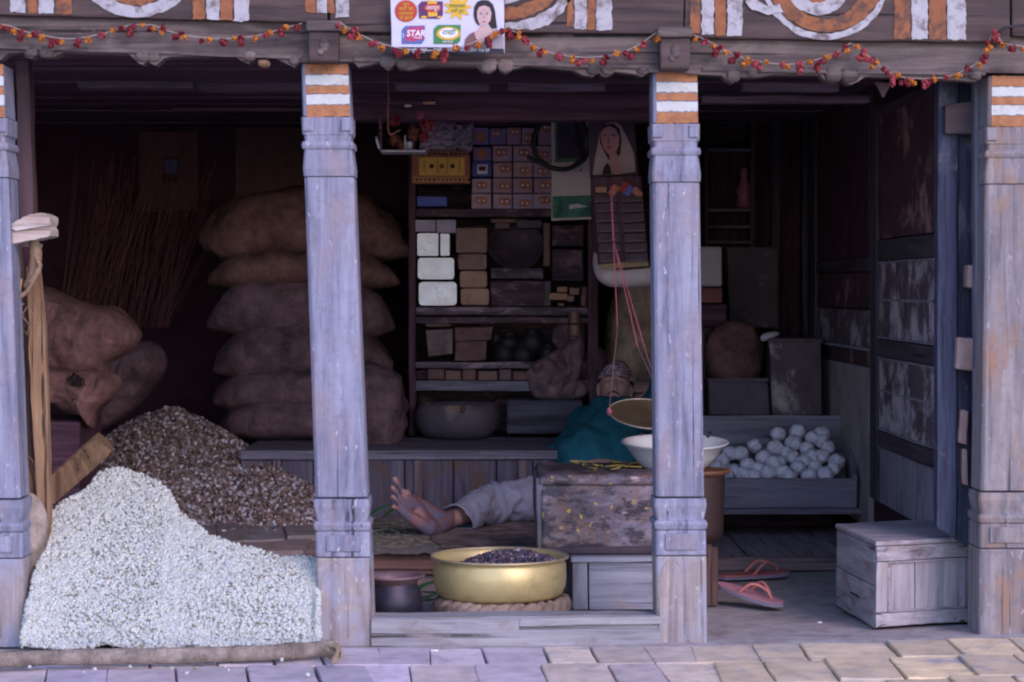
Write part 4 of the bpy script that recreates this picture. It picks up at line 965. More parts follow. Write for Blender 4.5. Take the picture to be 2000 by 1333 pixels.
prim('rim_knot', PINK, t, lambda m: m.blob(ends[0], (.008, .007, .013), 10, 8, 1, .004, 60), smooth=True)
# ================================================================== shelf unit at the back of the middle bay
SY = 2.98; SD = .42
sh = thing('back_shelf', 'sooty dark wooden shelf unit standing on the bench behind the sleeping man', 'shelf', (P(980, 850, SY).x, SY+.17, BZ))
def pb(name, mat, x0, y0, x1, y1, Y, dep, parent=sh, cell=.06, jit=.003, bevel=.003): return prim(name, mat, parent, lambda m: m.pbox(x0, y0, x1, y1, Y, dep, cell, jit), bevel=bevel)
SHW = wood('sooty shelf front', (.055, .032, .044), (.12, .075, .10), (.014, .010, .014), 'X', patch=(.25, .14, .15), patch_at=(.52, .66), pscale=11)
SHL = wood('scuffed shelf edge', (.10, .07, .095), (.24, .18, .23), (.022, .016, .022), 'X', patch=(.30, .22, .25), patch_at=(.52, .62), pscale=14)
pb('side_panel', DARKZ, 798, 236, 812, 850, SY-.01, SD+.01); pb('side_panel', DARKZ, 1152, 236, 1168, 850, SY-.01, SD+.01)
pb('back_panel', SHW, 812, 236, 1152, 852, SY+SD-.02, .02)
for (y0, y1, mt) in ((236, 246, DARKX), (408, 424, SHW), (600, 616, SHL), (708, 720, SHL), (744, 764, BENCHX)): pb('shelf_board', mt, 812, y0, 1152, y1, SY, SD-.022)
pb('shelf_rail', SHW, 812, 620, 1150, 632, SY-.004, .02); pb('shelf_rail', DARKX, 812, 724, 1035, 740, SY+.05, .02)
pb('divider', DARKZ, 1148, 430, 1156, 740, SY-.016, .03)
G1 = 'cartons stacked on the top shelf'
PKS = [plain('pinkish carton '+str(i), c_, .15, 30, .8) for i, c_ in enumerate(((.46, .32, .40), (.40, .26, .33), (.42, .33, .44), (.48, .33, .36)))]
PK = plain('pinkish carton', (.46, .32, .40), .15, 30, .8); PKB = plain('purple blue carton', (.24, .19, .38), .2, 30, .8); BLUE = plain('blue carton', (.09, .13, .45), .2, 30, .7)
EMB = plain('orange print', (.45, .17, .10), .4, 60, .8); DOT = plain('pale print', (.75, .68, .75), .1, 40, .8)
def carton(label, x0, y0, x1, y1, mat, em, Y=SY+.0, dep=.07, group=G1):
    a = P((x0+x1)/2, y1, Y); t = thing('small_carton', label, 'carton', (a.x, Y+dep/2, a.z), group); Yj = Y+random.uniform(0, .02)
    if mat is PK: mat = random.choice(PKS)
    x0 += random.uniform(-1, .6); x1 += random.uniform(-1, .6); y0 += random.uniform(-.6, 1.6)
    prim('carton_body', mat, t, lambda m: m.pbox(x0+.6, y0+.6, x1-.6, y1-.6, Yj, dep, .03, .0012), bevel=.0015)
    if em:
        ex, ey = x0+(x1-x0)*em[0], y0+(y1-y0)*em[1]; w_ = em[2]; h_ = em[3]
        prim('printed_emblem', EMB, t, lambda m: m.prism([P(x, y, Yj-.003) for x, y in jag([(ex-w_, ey-h_*.6), (ex-w_*.4, ey-h_), (ex+w_*.5, ey-h_*.9), (ex+w_, ey-h_*.4), (ex+w_, ey+h_*.6), (ex, ey+h_), (ex-w_*.9, ey+h_*.7)], 4, .5)], Yj-.003, Yj-.0005))
        for s_ in (-1, 1):
            if em[4]: prim('pale_dot', DOT, t, lambda m: m.blob(P(ex+s_*w_*.42, ey, Yj-.003), (.0055, .0015, .0055), 10, 6), smooth=True)
    return t
random.seed(31)
rws = [(285, 316), (317, 347), (348, 378), (379, 409)]
cn = ['second', 'third', 'fourth']
for ci, (x0, x1) in enumerate(((963, 1001), (1002, 1041), (1042, 1079))):
    for ri, (y0, y1) in enumerate(rws):
        carton('pinkish carton with orange print, %s column from the left, %s row under the top row' % (cn[ci], ORD[ri]), x0, y0, x1, y1, PK, (random.uniform(.45, .65), random.uniform(.4, .62), 12, 8, 1))
for ri, (y0, y1) in enumerate(((348, 378), (379, 409))): carton('pinkish purple carton low in the leftmost column, %s' % ['above the lowest', 'lowest of all'][ri], 922, y0, 960, y1, PK, (.5, .45, 11, 8, 1))
carton('purple carton with an orange square print at the top left of the carton wall', 921, 249, 955, 283, PKB, (.55, .55, 9, 11, 0))
carton('purple carton with two pale dots set upright in the top row', 956, 249, 988, 283, PKB, (.4, .35, 9, 8, 1))
carton('pinkish carton in the middle of the top row', 989, 248, 1018, 283, PK, (.6, .25, 9, 8, 1))
carton('pinkish carton near the top right beside the cable coil', 1019, 250, 1048, 283, PK, (.45, .6, 9, 12, 1))
carton('tall pinkish carton inside the ring of the cable coil', 1050, 226, 1079, 284, PK, (.6, .4, 8, 10, 1))
carton('purple carton with an orange square above the blue one', 923, 287, 960, 315, PKB, (.5, .5, 10, 10, 0))
carton('bright blue carton with a framed dark picture', 922, 316, 960, 346, BLUE, None)
t = [o for o in bpy.data.objects if o.get('label', '').startswith('bright blue')][0]
prim('picture_frame', DOT, t, lambda m: m.pbox(932, 322, 952, 340, SY-.004, .003)); prim('picture', plain('dark print', (.10, .03, .03), .4, 60, .8), t, lambda m: m.pbox(935, 325, 949, 334, SY-.0065, .002))
# plastic bag
mb = MB(); mb.smooth = True
def bagp(u, v):
    q = P(826+94*u, 248+46*v, SY+.02); q.y += -.02*math.sin(math.pi*u)*math.sin(math.pi*v)+.012*noise.noise(Vector((u*4+v*7, v*11-u*6, 0)))+.006*noise.noise(Vector((u*10+v*19, v*22, 3))); return q
mb.grid(bagp, 50, 30); tag(build(mb, 'plastic_bag', plain('grey plastic', (.36, .29, .36), .3, 14, .25, spec=.7), solid=.06), 'crumpled greyish plastic bag at the top left of the shelf', 'bag')
# yellow box with print
yt = thing('yellow_carton', 'yellow carton with a brown patterned border and black spots', 'carton', P(862, 358, SY-.05))
prim('carton_body', plain('brown border', (.34, .13, .08), .3, 40, .8), yt, lambda m: m.pbox(804, 296, 918, 359, SY-.05, .10, .03, .001), bevel=.002)
prim('yellow_panel', plain('yellow print', (.70, .42, .10), .2, 30, .8), yt, lambda m: m.pbox(819, 308, 908, 343, SY-.053, .004), bevel=.0005)
prim('lower_strip', plain('gold strip', (.5, .25, .1), .2, 30, .8), yt, lambda m: m.pbox(808, 346, 914, 356, SY-.052, .003))
BL = plain('black print', (.02, .018, .02), .2, 30, .8); RD = plain('red print', (.35, .05, .04), .2, 30, .8)
for x, mt in ((843, BL), (884, BL), (863, RD)): prim('printed_spot', mt, yt, lambda m: m.blob(P(x, 325, SY-.054), (.009, .002, .0095), 12, 6), smooth=True)
text_mesh('lettering', 'SWEET  BALLS', P(862, 302, SY-.0525), .017, BL, yt, xs=1.05) if False else None
prim('border_pattern', BL, yt, lambda m: [m.pbox(812+k*8.4, yy, 812+k*8.4+random.uniform(3, 6), yy+random.uniform(3, 5), SY-.0535, .003) for k in range(13) for yy in (299.5, 349)][0])
for x in (828, 854, 873, 897): prim('printed_line', plain('brown print', (.22, .10, .04), .2, 30, .8), yt, lambda m: m.pbox(x, 312, x+1.4, 338, SY-.0545, .002))
# blue packet and hanging bits
mb = MB(); mb.pbox(815, 384, 873, 403, SY-.02, .05, .02, .002); tag(build(mb, 'blue_packet', BLUE, bevel=.003), 'flat blue packet on the shelf under the yellow carton', 'packet')
# bright tins, left stack
TINM = plain('shiny dented tin', (.62, .64, .68), .12, 22, .30, metallic=.35, patch=(.10, .10, .12), patch_at=(.62, .70), bumps=.6, bscale=25, bd=.006)
TINB = plain('dull brown tin', (.19, .10, .085), .3, 16, .5, metallic=.15, patch=(.12, .07, .06)); TINO = plain('orange brown tin', (.30, .175, .12), .3, 16, .5, metallic=.15, patch=(.20, .11, .07))
GREYP = plain('grey lilac carton', (.40, .36, .46), .2, 20, .7)
def rtin(label, x0, y0, x1, y1, mat, r=8, Y=SY-.01, dep=.12, group=None, lid=True):
    a = P((x0+x1)/2, y1, Y); t = thing('square_tin', label, 'tin', (a.x, Y+dep/2, a.z), group)
    pts = []
    for (cx, cy, a0) in ((x1-r, y0+r, -90), (x1-r, y1-r, 0), (x0+r, y1-r, 90), (x0+r, y0+r, 180)):
        for k in range(6): an = R(a0+90*k/5); pts.append((cx+r*math.cos(an), cy+r*math.sin(an)))
    W_ = [P(x, y, Y) for x, y in pts]; prim('tin_body', mat, t, lambda m: m.prism([Vector((p.x, 0, p.z)) for p in W_], Y, Y+dep), bevel=.004, seg=3)
    if lid:
        c = sum(W_, Vector())/len(W_)
        inner = [c+(p-c)*.80 for p in W_]
        prim('pressed_lid', mat, t, lambda m: m.prism([Vector((p.x, 0, p.z)) for p in inner], Y-.004, Y+.001), bevel=.003, seg=2)
    return t
G2 = 'tins stacked at the left of the shelf'
rtin('lowest and largest of the bright silver tins, rounded corners', 818, 551, 892, 597, TINM, 8, group=G2); rtin('wide bright silver tin, second from the bottom of its stack', 816, 504, 887, 546, TINM, 7, group=G2)
rtin('squarish bright silver tin with folded foil, left in the third layer', 815, 456, 856, 500, TINM, 3, group=G2); rtin('narrow silver tin standing right of the squarish silver tin', 860, 457, 878, 500, TINM, 3, group=G2)
rtin('small lilac grey tin on top of the silver stack, left one', 810, 430, 850, 453, GREYP, 2, group=G2); rtin('small lilac grey tin on top of the silver stack, right one', 853, 430, 890, 455, GREYP, 2, group=G2)
rtin('dark red brown tin on top of the brown tin stack', 891, 446, 951, 494, TINB, 4, group=G2); rtin('reddish brown tin below the dark top tin', 895, 497, 950, 527, TINB, 5, group=G2)
rtin('orange brown tin, second from the bottom of the brown stack', 898, 530, 951, 562, TINO, 6, group=G2); rtin('orange brown tin at the bottom of the brown stack', 900, 564, 955, 596, TINO, 6, group=G2)
# dim things on the middle shelf
SM = plain('sooty smudged metal', (.055, .035, .048), .5, 12, .7, metallic=.1, patch=(.17, .11, .135), patch_at=(.54, .68))
q = P(1005, 508, SY+.05); t = thing('dark_basin', 'dark sooty round basin leaning on the shelf right of the brown tins', 'basin', q); M = Matrix.Rotation(R(70), 3, 'X')
prim('basin_dish', SM, t, lambda m: m.lathe([(0, -.036), (.07, -.033), (.108, .0), (.116, .012), (.106, .005), (.07, -.026), (0, -.028)], P(1005, 478, SY+.07), 36, M, .012), smooth=True)
for lab, bxs in (('flat dark tray with a pale worn front edge on the shelf', ((960, 524, 1060, 545, SHL),)), ('dark sooty box under the flat tray', ((958, 549, 1066, 598, SHW),)), ('dark tall box at the right of the shelf', ((1078, 440, 1140, 480, SHW),)), ('dark squat box with scuffed lid at the right of the shelf', ((1078, 486, 1138, 548, SHW),))):
    for (x0, y0, x1, y1, mt) in bxs: mb = MB(); mb.pbox(x0, y0, x1, y1, SY+.03, .2, .025, .004); tag(build(mb, 'sooty_box', mt, bevel=.004), lab, 'box')
TANB = plain('tan biscuit', (.42, .22, .15), .25, 30, .8)
for i, (x0, y0, x1, y1) in enumerate(((1072, 573, 1108, 586), (1088, 560, 1108, 571), (1112, 562, 1132, 576), (1108, 577, 1122, 590), (1090, 592, 1102, 598))):
    mb = MB(); mb.pbox(x0, y0, x1, y1, SY-.01, .05, .008, .003); tag(build(mb, 'tan_block', TANB if i < 2 else TINB, bevel=.003), ['longest tan block at the right shelf end', 'short tan block lying on the longest one', 'brown block right of the tan blocks', 'small brown block squeezed beside the longest tan block', 'tiny tan block on the shelf board'][i], 'block')
for i, (x, y0, y1) in enumerate(((1122, 608, 632), (1122, 634, 656), (1124, 658, 680))):
    q = P(x, y1, SY-.02); t = thing('small_can', ['top', 'middle', 'bottom'][i]+' of three small brown cans stacked at the right upright', 'can', q, 'small cans by the right upright')
    hz = P(x, y0, SY-.02).z-q.z; prim('can_body', TINB, t, lambda m: m.lathe([(0, 0), (.024, 0), (.025, .003), (.0245, hz*.5), (.025, hz-.004), (.024, hz-.001), (0, hz-.002)], q, 24), smooth=False)
# lower shelf
BX = plain('grey brown carton', (.20, .14, .145), .3, 12, .9, patch=(.11, .075, .075)); BX2 = plain('brown carton', (.15, .08, .08), .35, 14, .9, patch=(.20, .14, .14), patch_at=(.6, .7))
for lab, a, b, c, d, mt in (('greyish brown carton with a bent front on the lower shelf', (832, 645), (884, 642), (884, 690), (838, 698), BX), ('long brown carton behind the black pots, lower left', (888, 640), (962, 638), (958, 664), (888, 666), BX2), ('brown flat carton under the long carton', (890, 667), (950, 666), (948, 704), (888, 705), BX2)):
    mb = MB(); mb.ptilt(a, b, c, d, SY+.02, .18, (6, 4, 5), .004); tag(build(mb, 'old_carton', mt, bevel=.003), lab, 'carton')
BK = plain('soot black', (.010, .008, .012), .3, 14, .6)
for i, (x, y, r) in enumerate(((968, 660, 14), (995, 670, 22), (1040, 670, 28), (985, 692, 24), (1022, 694, 26), (1070, 690, 20))):
    q = P(x, y, SY+.08); k_ = r/470; mb = MB(); mb.smooth = True; mb.lathe([(0, -k_), (k_*.7, -k_*.8), (k_, -k_*.1), (k_*.8, k_*.6), (k_*.55, k_*.8), (k_*.65, k_*1.0), (k_*.5, k_*.95), (0, k_*.5)], q, 24)
    tag(build(mb, 'black_pot', BK), ['small black pot highest at the left of the pot pile', 'black pot second from the left in the upper pile', 'largest black pot in the pile on the lower shelf', 'black pot low at the left of the pile', 'black pot low in the middle of the pile', 'black pot at the right end of the pile'][i], 'pot', 'black pots on the lower shelf')
poly_sack('crumpled_bundle', 'crumpled pinkish brown cloth bundle at the lower right of the shelf', [(1036, 712), (1075, 690), (1100, 676), (1130, 655), (1142, 668), (1140, 700), (1130, 745), (1090, 762), (1048, 760)], SY-.12, .2, plain('crumpled cloth', (.16, .095, .10), .4, 14, .9, patch=(.33, .24, .24), patch_at=(.6, .7)), 33, 'bundle', wr=.09)
poly_sack('dark_sack', 'small dark brown sack behind the head of the sleeping man', [(1140, 680), (1160, 672), (1184, 690), (1190, 730), (1178, 770), (1140, 772), (1128, 720)], SY-.02, .2, burlap('dark sack', (.12, .065, .075)), 35)
# big pot and dark box on the bench
q = P(893, 848, SY-.13); q.z = BZ+.002; t = thing('big_round_pot', 'big sooty round pot with a tan stained front on the bench', 'pot', q); k_ = .175
prim('pot_body', plain('stained pot', (.085, .07, .09), .4, 8, .7, patch=(.27, .19, .15), patch_at=(.52, .66)), t, lambda m: m.lathe([(0, 0), (k_*.75, .004), (k_*.95, .04), (k_, .075), (k_*.97, .115), (k_*.9, .14), (k_*.86, .142), (k_*.84, .13), (0, .12)], q, 48, wob=.01, sq=(1, .75)), smooth=True)
prim('stain', plain('brown stain', (.10, .04, .02), .2, 20, .8), t, lambda m: m.blob(P(903, 800, SY-.27), (.010, .006, .018), 12, 8, 1, .004, 60), smooth=True)
mb = MB(); mb.pbox(990, 782, 1138, 848, SY-.15, .2, .04, .004); tag(build(mb, 'dark_chest', wood('blue black box', (.055, .05, .08), (.11, .10, .15), (.02, .016, .026), 'X'), bevel=.008), 'low blue black wooden chest on the bench behind the sleeping man', 'chest')
# calendar sheets
cs = thing('paper_calendar', 'hanging paper sheet with a dark picture above and a green landscape below', 'calendar', P(1115, 432, 2.6))
PAPER = plain('cream paper', (.62, .54, .50), .12, 8, .9, bumps=0); GRP = plain('green print', (.07, .24, .16), .5, 14, .8, patch=(.02, .05, .045), patch_at=(.5, .62)); DKP = plain('dark photo print', (.05, .035, .06), .5, 16, .7, patch=(.22, .19, .23), patch_at=(.58, .68))
CY = 2.6
prim('paper_sheet', PAPER, cs, lambda m: m.ptilt((1078, 224), (1150, 222), (1155, 429), (1077, 431), CY, .003, (6, 1, 14), .003))
prim('green_margin', plain('green margin', (.10, .20, .12), .2, 20, .8), cs, lambda m: m.ptilt((1083, 230), (1144, 229), (1146, 315), (1084, 318), CY-.0045, .002))
prim('dark_picture', DKP, cs, lambda m: m.ptilt((1088, 238), (1142, 237), (1143, 308), (1089, 310), CY-.0075, .002))
prim('green_picture', GRP, cs, lambda m: m.ptilt((1079, 384), (1153, 382), (1154, 424), (1079, 427), CY-.0055, .002))
prim('pale_house', DOT, cs, lambda m: m.ptilt((1112, 401), (1128, 398), (1148, 404), (1112, 409), CY-.008, .002))
prim('ink_mark', BL, cs, lambda m: m.blob(P(1134, 333, CY-.004), (.004, .001, .004), 8, 6))
# coil of black cable
cc = thing('cable_coil', 'coil of thick black cable hanging over the paper sheet', 'cable', P(1097, 335, 2.5))
path = [P(1097+(55+2*math.sin(a*.31))*math.sin(a*.2), 279-(53+1.5*math.cos(a*.23))*math.cos(a*.2), 2.50+.004*math.sin(a*.1)) for a in range(0, 66)]
path += smoothpath([P(1138, 308, 2.49), P(1110, 330, 2.485), P(1070, 325, 2.485), P(1030, 306, 2.49)], 16)
prim('cable_loops', plain('black rubber', (.018, .016, .02), .2, 20, .5), cc, lambda m: m.tube(path, .0080, 8), smooth=True)
prim('hanging_bracket', plain('pale bracket', (.34, .30, .33), .2, 20, .7), cc, lambda m: m.pbox(1113, 219, 1158, 224, 2.50, .02))
# picture of a woman
pw_ = thing('framed_picture', 'dim framed picture of a veiled woman hanging near the post', 'picture', P(1198, 345, 2.1))
PYY = 2.1
prim('picture_board', plain('dark purple print', (.045, .025, .045), .3, 14, .6), pw_, lambda m: m.ptilt((1148, 230), (1238, 226), (1246, 342), (1152, 346), PYY, .006))
SKIN = plain('printed skin', (.46, .24, .24), .1, 10, .8, bumps=0); VEIL = plain('printed veil', (.42, .33, .32), .2, 14, .8, bumps=0); HAIR = plain('printed hair', (.03, .018, .02), .2, 20, .8, bumps=0)
def pp(name, pts, mat, k, parent=pw_, Y=PYY): prim(name, mat, parent, lambda m: m.prism([P(x, y, Y-.002*k-.001) for x, y in pts], Y-.002*k-.001, Y-.002*k+.0006))
pp('veil', [(1158, 342), (1162, 310), (1168, 280), (1172, 255), (1185, 242), (1200, 238), (1212, 245), (1226, 272), (1238, 300), (1241, 336), (1205, 341)], VEIL, 1)
pp('hair', [(1171, 278), (1172, 255), (1182, 244), (1198, 241), (1210, 252), (1214, 275), (1212, 300), (1200, 318), (1188, 312)], HAIR, 2)
pp('face', [(1173, 262), (1178, 252), (1190, 247), (1202, 252), (1209, 266), (1209, 284), (1203, 297), (1194, 304), (1186, 300), (1178, 288), (1174, 275)], SKIN, 3)
pp('neck', [(1190, 303), (1203, 298), (1210, 312), (1218, 338), (1196, 339), (1192, 322)], SKIN, 3)
pp('hand', [(1176, 341), (1180, 326), (1186, 318), (1192, 326), (1194, 341)], HAIR, 4)
for (x0, y0, x1, y1) in ((1178, 264, 1185, 266.5), (1194, 264, 1202, 266.5)): pp('eye', [(x0, y0), ((x0+x1)/2, y0-1.6), (x1, y0), ((x0+x1)/2, y1)], HAIR, 4)
pp('lips', [(1184, 288), (1189, 286), (1195, 288), (1189, 291)], RD, 4); pp('nose_line', [(1188, 268), (1190, 268), (1191, 280), (1186, 281)], plain('nose shade', (.26, .12, .12), .1, 10, .8), 4)
# rack of packets
rk = thing('packet_rack', 'dark hanging board with two columns of packets strung in rows, above a white bag', 'rack', P(1208, 525, 2.0))
RY = 2.0
prim('rack_board', DARKZ, rk, lambda m: m.ptilt((1153, 347), (1252, 344), (1264, 512), (1168, 518), RY, .008))
PKT = plain('sooty packet', (.11, .075, .09), .4, 20, .5, patch=(.22, .16, .17), patch_at=(.6, .7))
random.seed(9)
for r_ in range(7):
    for c_ in range(2):
        u0 = c_*.52+.02; yy = 378+r_*19.5; lx = 1155+(yy-347)*.09; x0 = lx+u0*98; x1 = x0+44
        def pk(m_):
            A_, B_, C2, D_ = (P(x0, yy, RY-.004), P(x1, yy-2, RY-.004), P(x1, yy+16, RY-.004), P(x0, yy+18, RY-.004))
            m_.grid(lambda u, v: A_.lerp(B_, u).lerp(D_.lerp(C2, u), v)+Vector((0, -.020*v-.004*math.sin(u*3.1)+.003*noise.noise(Vector((u*6, v*5, r_*3+c_))), 0)), 14, 6)
        prim('packet', PKT, rk, pk, smooth=True, solid=.003)
for i, (x, y, a, mt) in enumerate(((1174, 371, 0, TANB), (1199, 372, 1, EMB), (1220, 366, 1, RD), (1228, 373, .8, BLUE), (1244, 376, -.8, EMB))):
    prim('sachet', mt, rk, lambda m: m.hexa([P(x, y, RY-.012)+Vector((dx*math.cos(a)*.020-dz*math.sin(a)*.009*1.6, dy*.004, dx*math.sin(a)*.020+dz*math.cos(a)*.010)) for dz in (-1, 1) for dy in (-1, 1) for dx in (-1, 1)], (3, 1, 2), .002))
prim('tan_base_strip', plain('tan strip', (.28, .19, .11), .2, 20, .8), rk, lambda m: m.ptilt((1170, 517), (1266, 508), (1267, 520), (1172, 527), RY-.01, .02))
poly_sack('white_bag', 'off white cloth bag hanging below the packet rack', [(1160, 492), (1166, 512), (1175, 524), (1268, 522), (1290, 524), (1290, 556), (1210, 562), (1180, 556), (1164, 540), (1158, 515)], 2.06, .14, plain('off white cloth', (.55, .46, .46), .15, 8, .9), 40, 'bag', wr=.012)
# big sack behind the head and post
sack('tall tan sack standing behind the sleeping man and the post', 1172, 560, 1412, 850, 3.02, .40, SACKR, None, 0, 12, 0, .7, .018, name='tall_sack')
# hanging offering shelf with red flowers
hs = thing('hanging_shelf', 'small hanging shelf with dim red flowers and a glass, hung by a string', 'shelf', P(780, 298, 1.0))
HY = 1.0
prim('shelf_tray', plain('pale tray', (.26, .24, .28), .2, 20, .6), hs, lambda m: m.pbox(743, 293, 832, 298, HY, .12), bevel=.002)
prim('tray_side', DARKX, hs, lambda m: m.pbox(740, 215, 746, 294, HY+.10, .03)); prim('top_rail', DARKX, hs, lambda m: m.pbox(742, 196, 850, 206, HY+.06, .04, .03, .002)); prim('bar_end', TANB, hs, lambda m: m.pbox(826, 199, 850, 204, HY+.05, .01))
prim('white_plate', WHITE, hs, lambda m: m.lathe([(0, -.002), (.018, 0), (.024, .006), (.018, .004), (0, .001)], P(736, 280, HY), 24, Matrix.Rotation(R(75), 3, 'Y')), smooth=True)
prim('string', plain('orange string', (.24, .10, .07), .3, 40, .8), hs, lambda m: m.tube(smoothpath([P(757, 142, HY-.02), P(759, 180, HY-.02), P(758, 230, HY-.02), P(761, 262, HY-.02), P(782, 254, HY-.02)], 20), .0026, 6, True, .3), smooth=True)
prim('small_glass', plain('pale glass', (.35, .36, .42), .1, 20, .2), hs, lambda m: m.lathe([(0, 0), (.010, 0), (.012, .02), (.012, .024), (0, .002)], P(800, 292, HY+.05), 16), smooth=True)
prim('thin_candle', plain('pale glass', (.35, .36, .42)), hs, lambda m: m.tube([P(792, 292, HY+.04), P(791, 265, HY+.04)], .003, 8), smooth=True)
prim('white_cap', WHITE, hs, lambda m: m.blob(P(797, 207, HY+.03), (.013, .008, .005), 12, 6), smooth=True)
FR = plain('dark red flower', (.20, .02, .03), .5, 40, .8); FO = plain('dim rust flower', (.16, .055, .03), .5, 40, .8); FP = plain('dim pink flower', (.24, .07, .13), .4, 40, .8)
def petals(mb, c, r, n, L):
    for k in range(n):
        d = Vector((random.gauss(0, 1), random.gauss(0, 1), random.gauss(0, 1))).normalized(); q = c+d*r*random.uniform(.3, 1); a = d.orthogonal().normalized(); b = d.cross(a); th = random.uniform(0, 3.1); a, b = a*math.cos(th)+b*math.sin(th), b*math.cos(th)-a*math.sin(th)
        l_ = L*random.uniform(.6, 1.2); o_ = len(mb.v)
        mb._add([q-a*l_*.5, q+b*l_*.45+d*l_*.2, q+a*l_*.5+d*l_*.1, q-b*l_*.45+d*l_*.25], [[0, 1, 2, 3]])
for (x, y, r, mt) in ((772, 236, .022, FR), (835, 245, .030, FR), (822, 225, .018, FP), (808, 262, .026, FO), (770, 275, .022, FO), (785, 285, .016, FO), (768, 240, .008, FP), (828, 268, .018, FR)):
    prim('dim_flower', mt, hs, lambda m: petals(m, P(x, y, HY+.05), r, 150, .011))
# tiny blue grey cup deeper at the left

random.seed(52)
RB = [plain('reddish old tin %d' % i, c_, .35, 14, .6, patch=(.32, .22, .22), patch_at=(.6, .7)) for i, c_ in enumerate(((.14, .06, .055), (.11, .07, .07), (.17, .09, .07), (.08, .06, .08)))]
for i, (x0, y0, x1, y1, k) in enumerate(((836, 722, 868, 743, 0), (870, 724, 902, 743, 2), (904, 721, 930, 743, 0), (934, 725, 972, 743, 2), (976, 722, 1000, 743, 1), (1003, 726, 1030, 743, 0))):
    mb = MB(); mb.pbox(x0, y0, x1, y1, SY+.0, .1, .012, .004); tag(build(mb, 'red_brown_packet', RB[k], bevel=.004), 'red brown packet in the narrow low shelf slot, %s from the left' % ORD[i], 'packet', 'packets in the low shelf slot')
cl = ((965, 436, 998, 448, 'small dark tin high on the shelf right of the brown tins'), (1060, 436, 1074, 520, 'narrow dark upright tin between basin and tall box'), (1062, 548, 1076, 598, 'narrow brown upright tin left of the tan blocks'), (1134, 560, 1146, 598, 'narrow dark tin at the right upright'), (832, 624, 880, 638, 'flat dull packet squeezed above the bent carton'), (958, 428, 1010, 436, 'flat dark bundle at the top of the middle shelf'), (1010, 430, 1058, 446, 'dull brown bundle above the dark basin'))
for i, (x0, y0, x1, y1, lb) in enumerate(cl): mb = MB(); mb.pbox(x0, y0, x1, y1, SY+.02, .12, .012, .006); tag(build(mb, 'old_tin', RB[(i+1) % 4], bevel=.005), lb, 'tin')
poly_sack('cloth_bundle', 'dark cloth bundle pushed in at the right of the lower shelf', [(1090, 620), (1108, 604), (1140, 610), (1146, 650), (1140, 676), (1112, 690), (1086, 690), (1078, 655)], SY+.05, .2, plain('brown cloth', (.16, .09, .10), .4, 14, .9, patch=(.28, .19, .20), patch_at=(.6, .7)), 61, 'bundle', wr=.08)
poly_sack('cloth_bundle', 'worn crumpled paper and cloth heap right of the broken shelf board', [(1034, 760), (1030, 725), (1060, 712), (1085, 716), (1110, 735), (1140, 745), (1146, 772), (1100, 782), (1050, 778)], SY-.10, .2, plain('worn paper', (.20, .13, .14), .4, 14, .9, patch=(.36, .28, .30), patch_at=(.58, .68)), 63, 'bundle', wr=.08)
# ================================================================== the sleeping man
def capsule(mb, a, b, ra, rb, k=16):
    a, b = Vector(a), Vector(b); d = (b-a); L = d.length; d.normalize(); pts = []; rr = []
    for i in range(5): an = math.pi/2*(1-i/4); pts.append(a-d*ra*math.sin(an)); rr.append(max(.0008, ra*math.cos(an)))
    for i in range(1, 6): pts.append(a+d*L*i/6); rr.append(ra+(rb-ra)*i/6)
    for i in range(5): an = math.pi/2*i/4; pts.append(b+d*rb*math.sin(an)); rr.append(max(.0008, rb*math.cos(an)))
    mb.tube(pts, rr, k)
def fuse(mb, name, mat, parent, voxel, it=4, tintfn=None, post=None):
    me = bpy.data.meshes.new('t'); me.from_pydata([tuple(v) for v in mb.v], [], mb.f); ob = bpy.data.objects.new('t', me); COL.objects.link(ob)
    m1 = ob.modifiers.new('r', 'REMESH'); m1.mode = 'VOXEL'; m1.voxel_size = voxel; m1.adaptivity = 0
    m2 = ob.modifiers.new('s', 'SMOOTH'); m2.factor = .5; m2.iterations = it
    dg = bpy.context.evaluated_depsgraph_get(); new = bpy.data.meshes.new_from_object(ob.evaluated_get(dg)); bpy.data.objects.remove(ob)
    out = MB(); out.smooth = True
    vs = [v.co.copy() for v in new.vertices]; ns = [v.normal.copy() for v in new.vertices]
    if post: vs = [post(v, n) for v, n in zip(vs, ns)]
    out._add(vs, [list(p.vertices) for p in new.polygons])
    if tintfn: out.tint = (1, 1, 1); out.tv = [tintfn(v, n) for v, n in zip(vs, ns)]
    return build(out, name, mat, parent)
man = thing('person', 'barefoot man asleep behind the trunk in teal sweater, grey trousers and patterned cap', 'person', (P(1130, 980, 2.0).x, 2.0, PZ))
hipR, hipL = P(1120, 962, 2.02), P(1215, 962, 2.10)
kneeR, ankR = P(965, 982, 1.86), P(872, 1016, 1.60)
heel = P(846, 1036, 1.53)
kneeL, ankL = P(1290, 930, 1.86), P(1190, 985, 1.60)
belly, chest = P(1165, 898, 2.25), P(1192, 838, 2.52)
shR, shL = P(1150, 818, 2.60), P(1270, 812, 2.64)
elR, wrR = P(1090, 893, 2.36), P(1150, 935, 2.14)
elL, wrL = P(1312, 728, 2.62), P(1285, 760, 2.78)
neck = P(1205, 806, 2.68)
HC = P(1201, 758, 2.76)
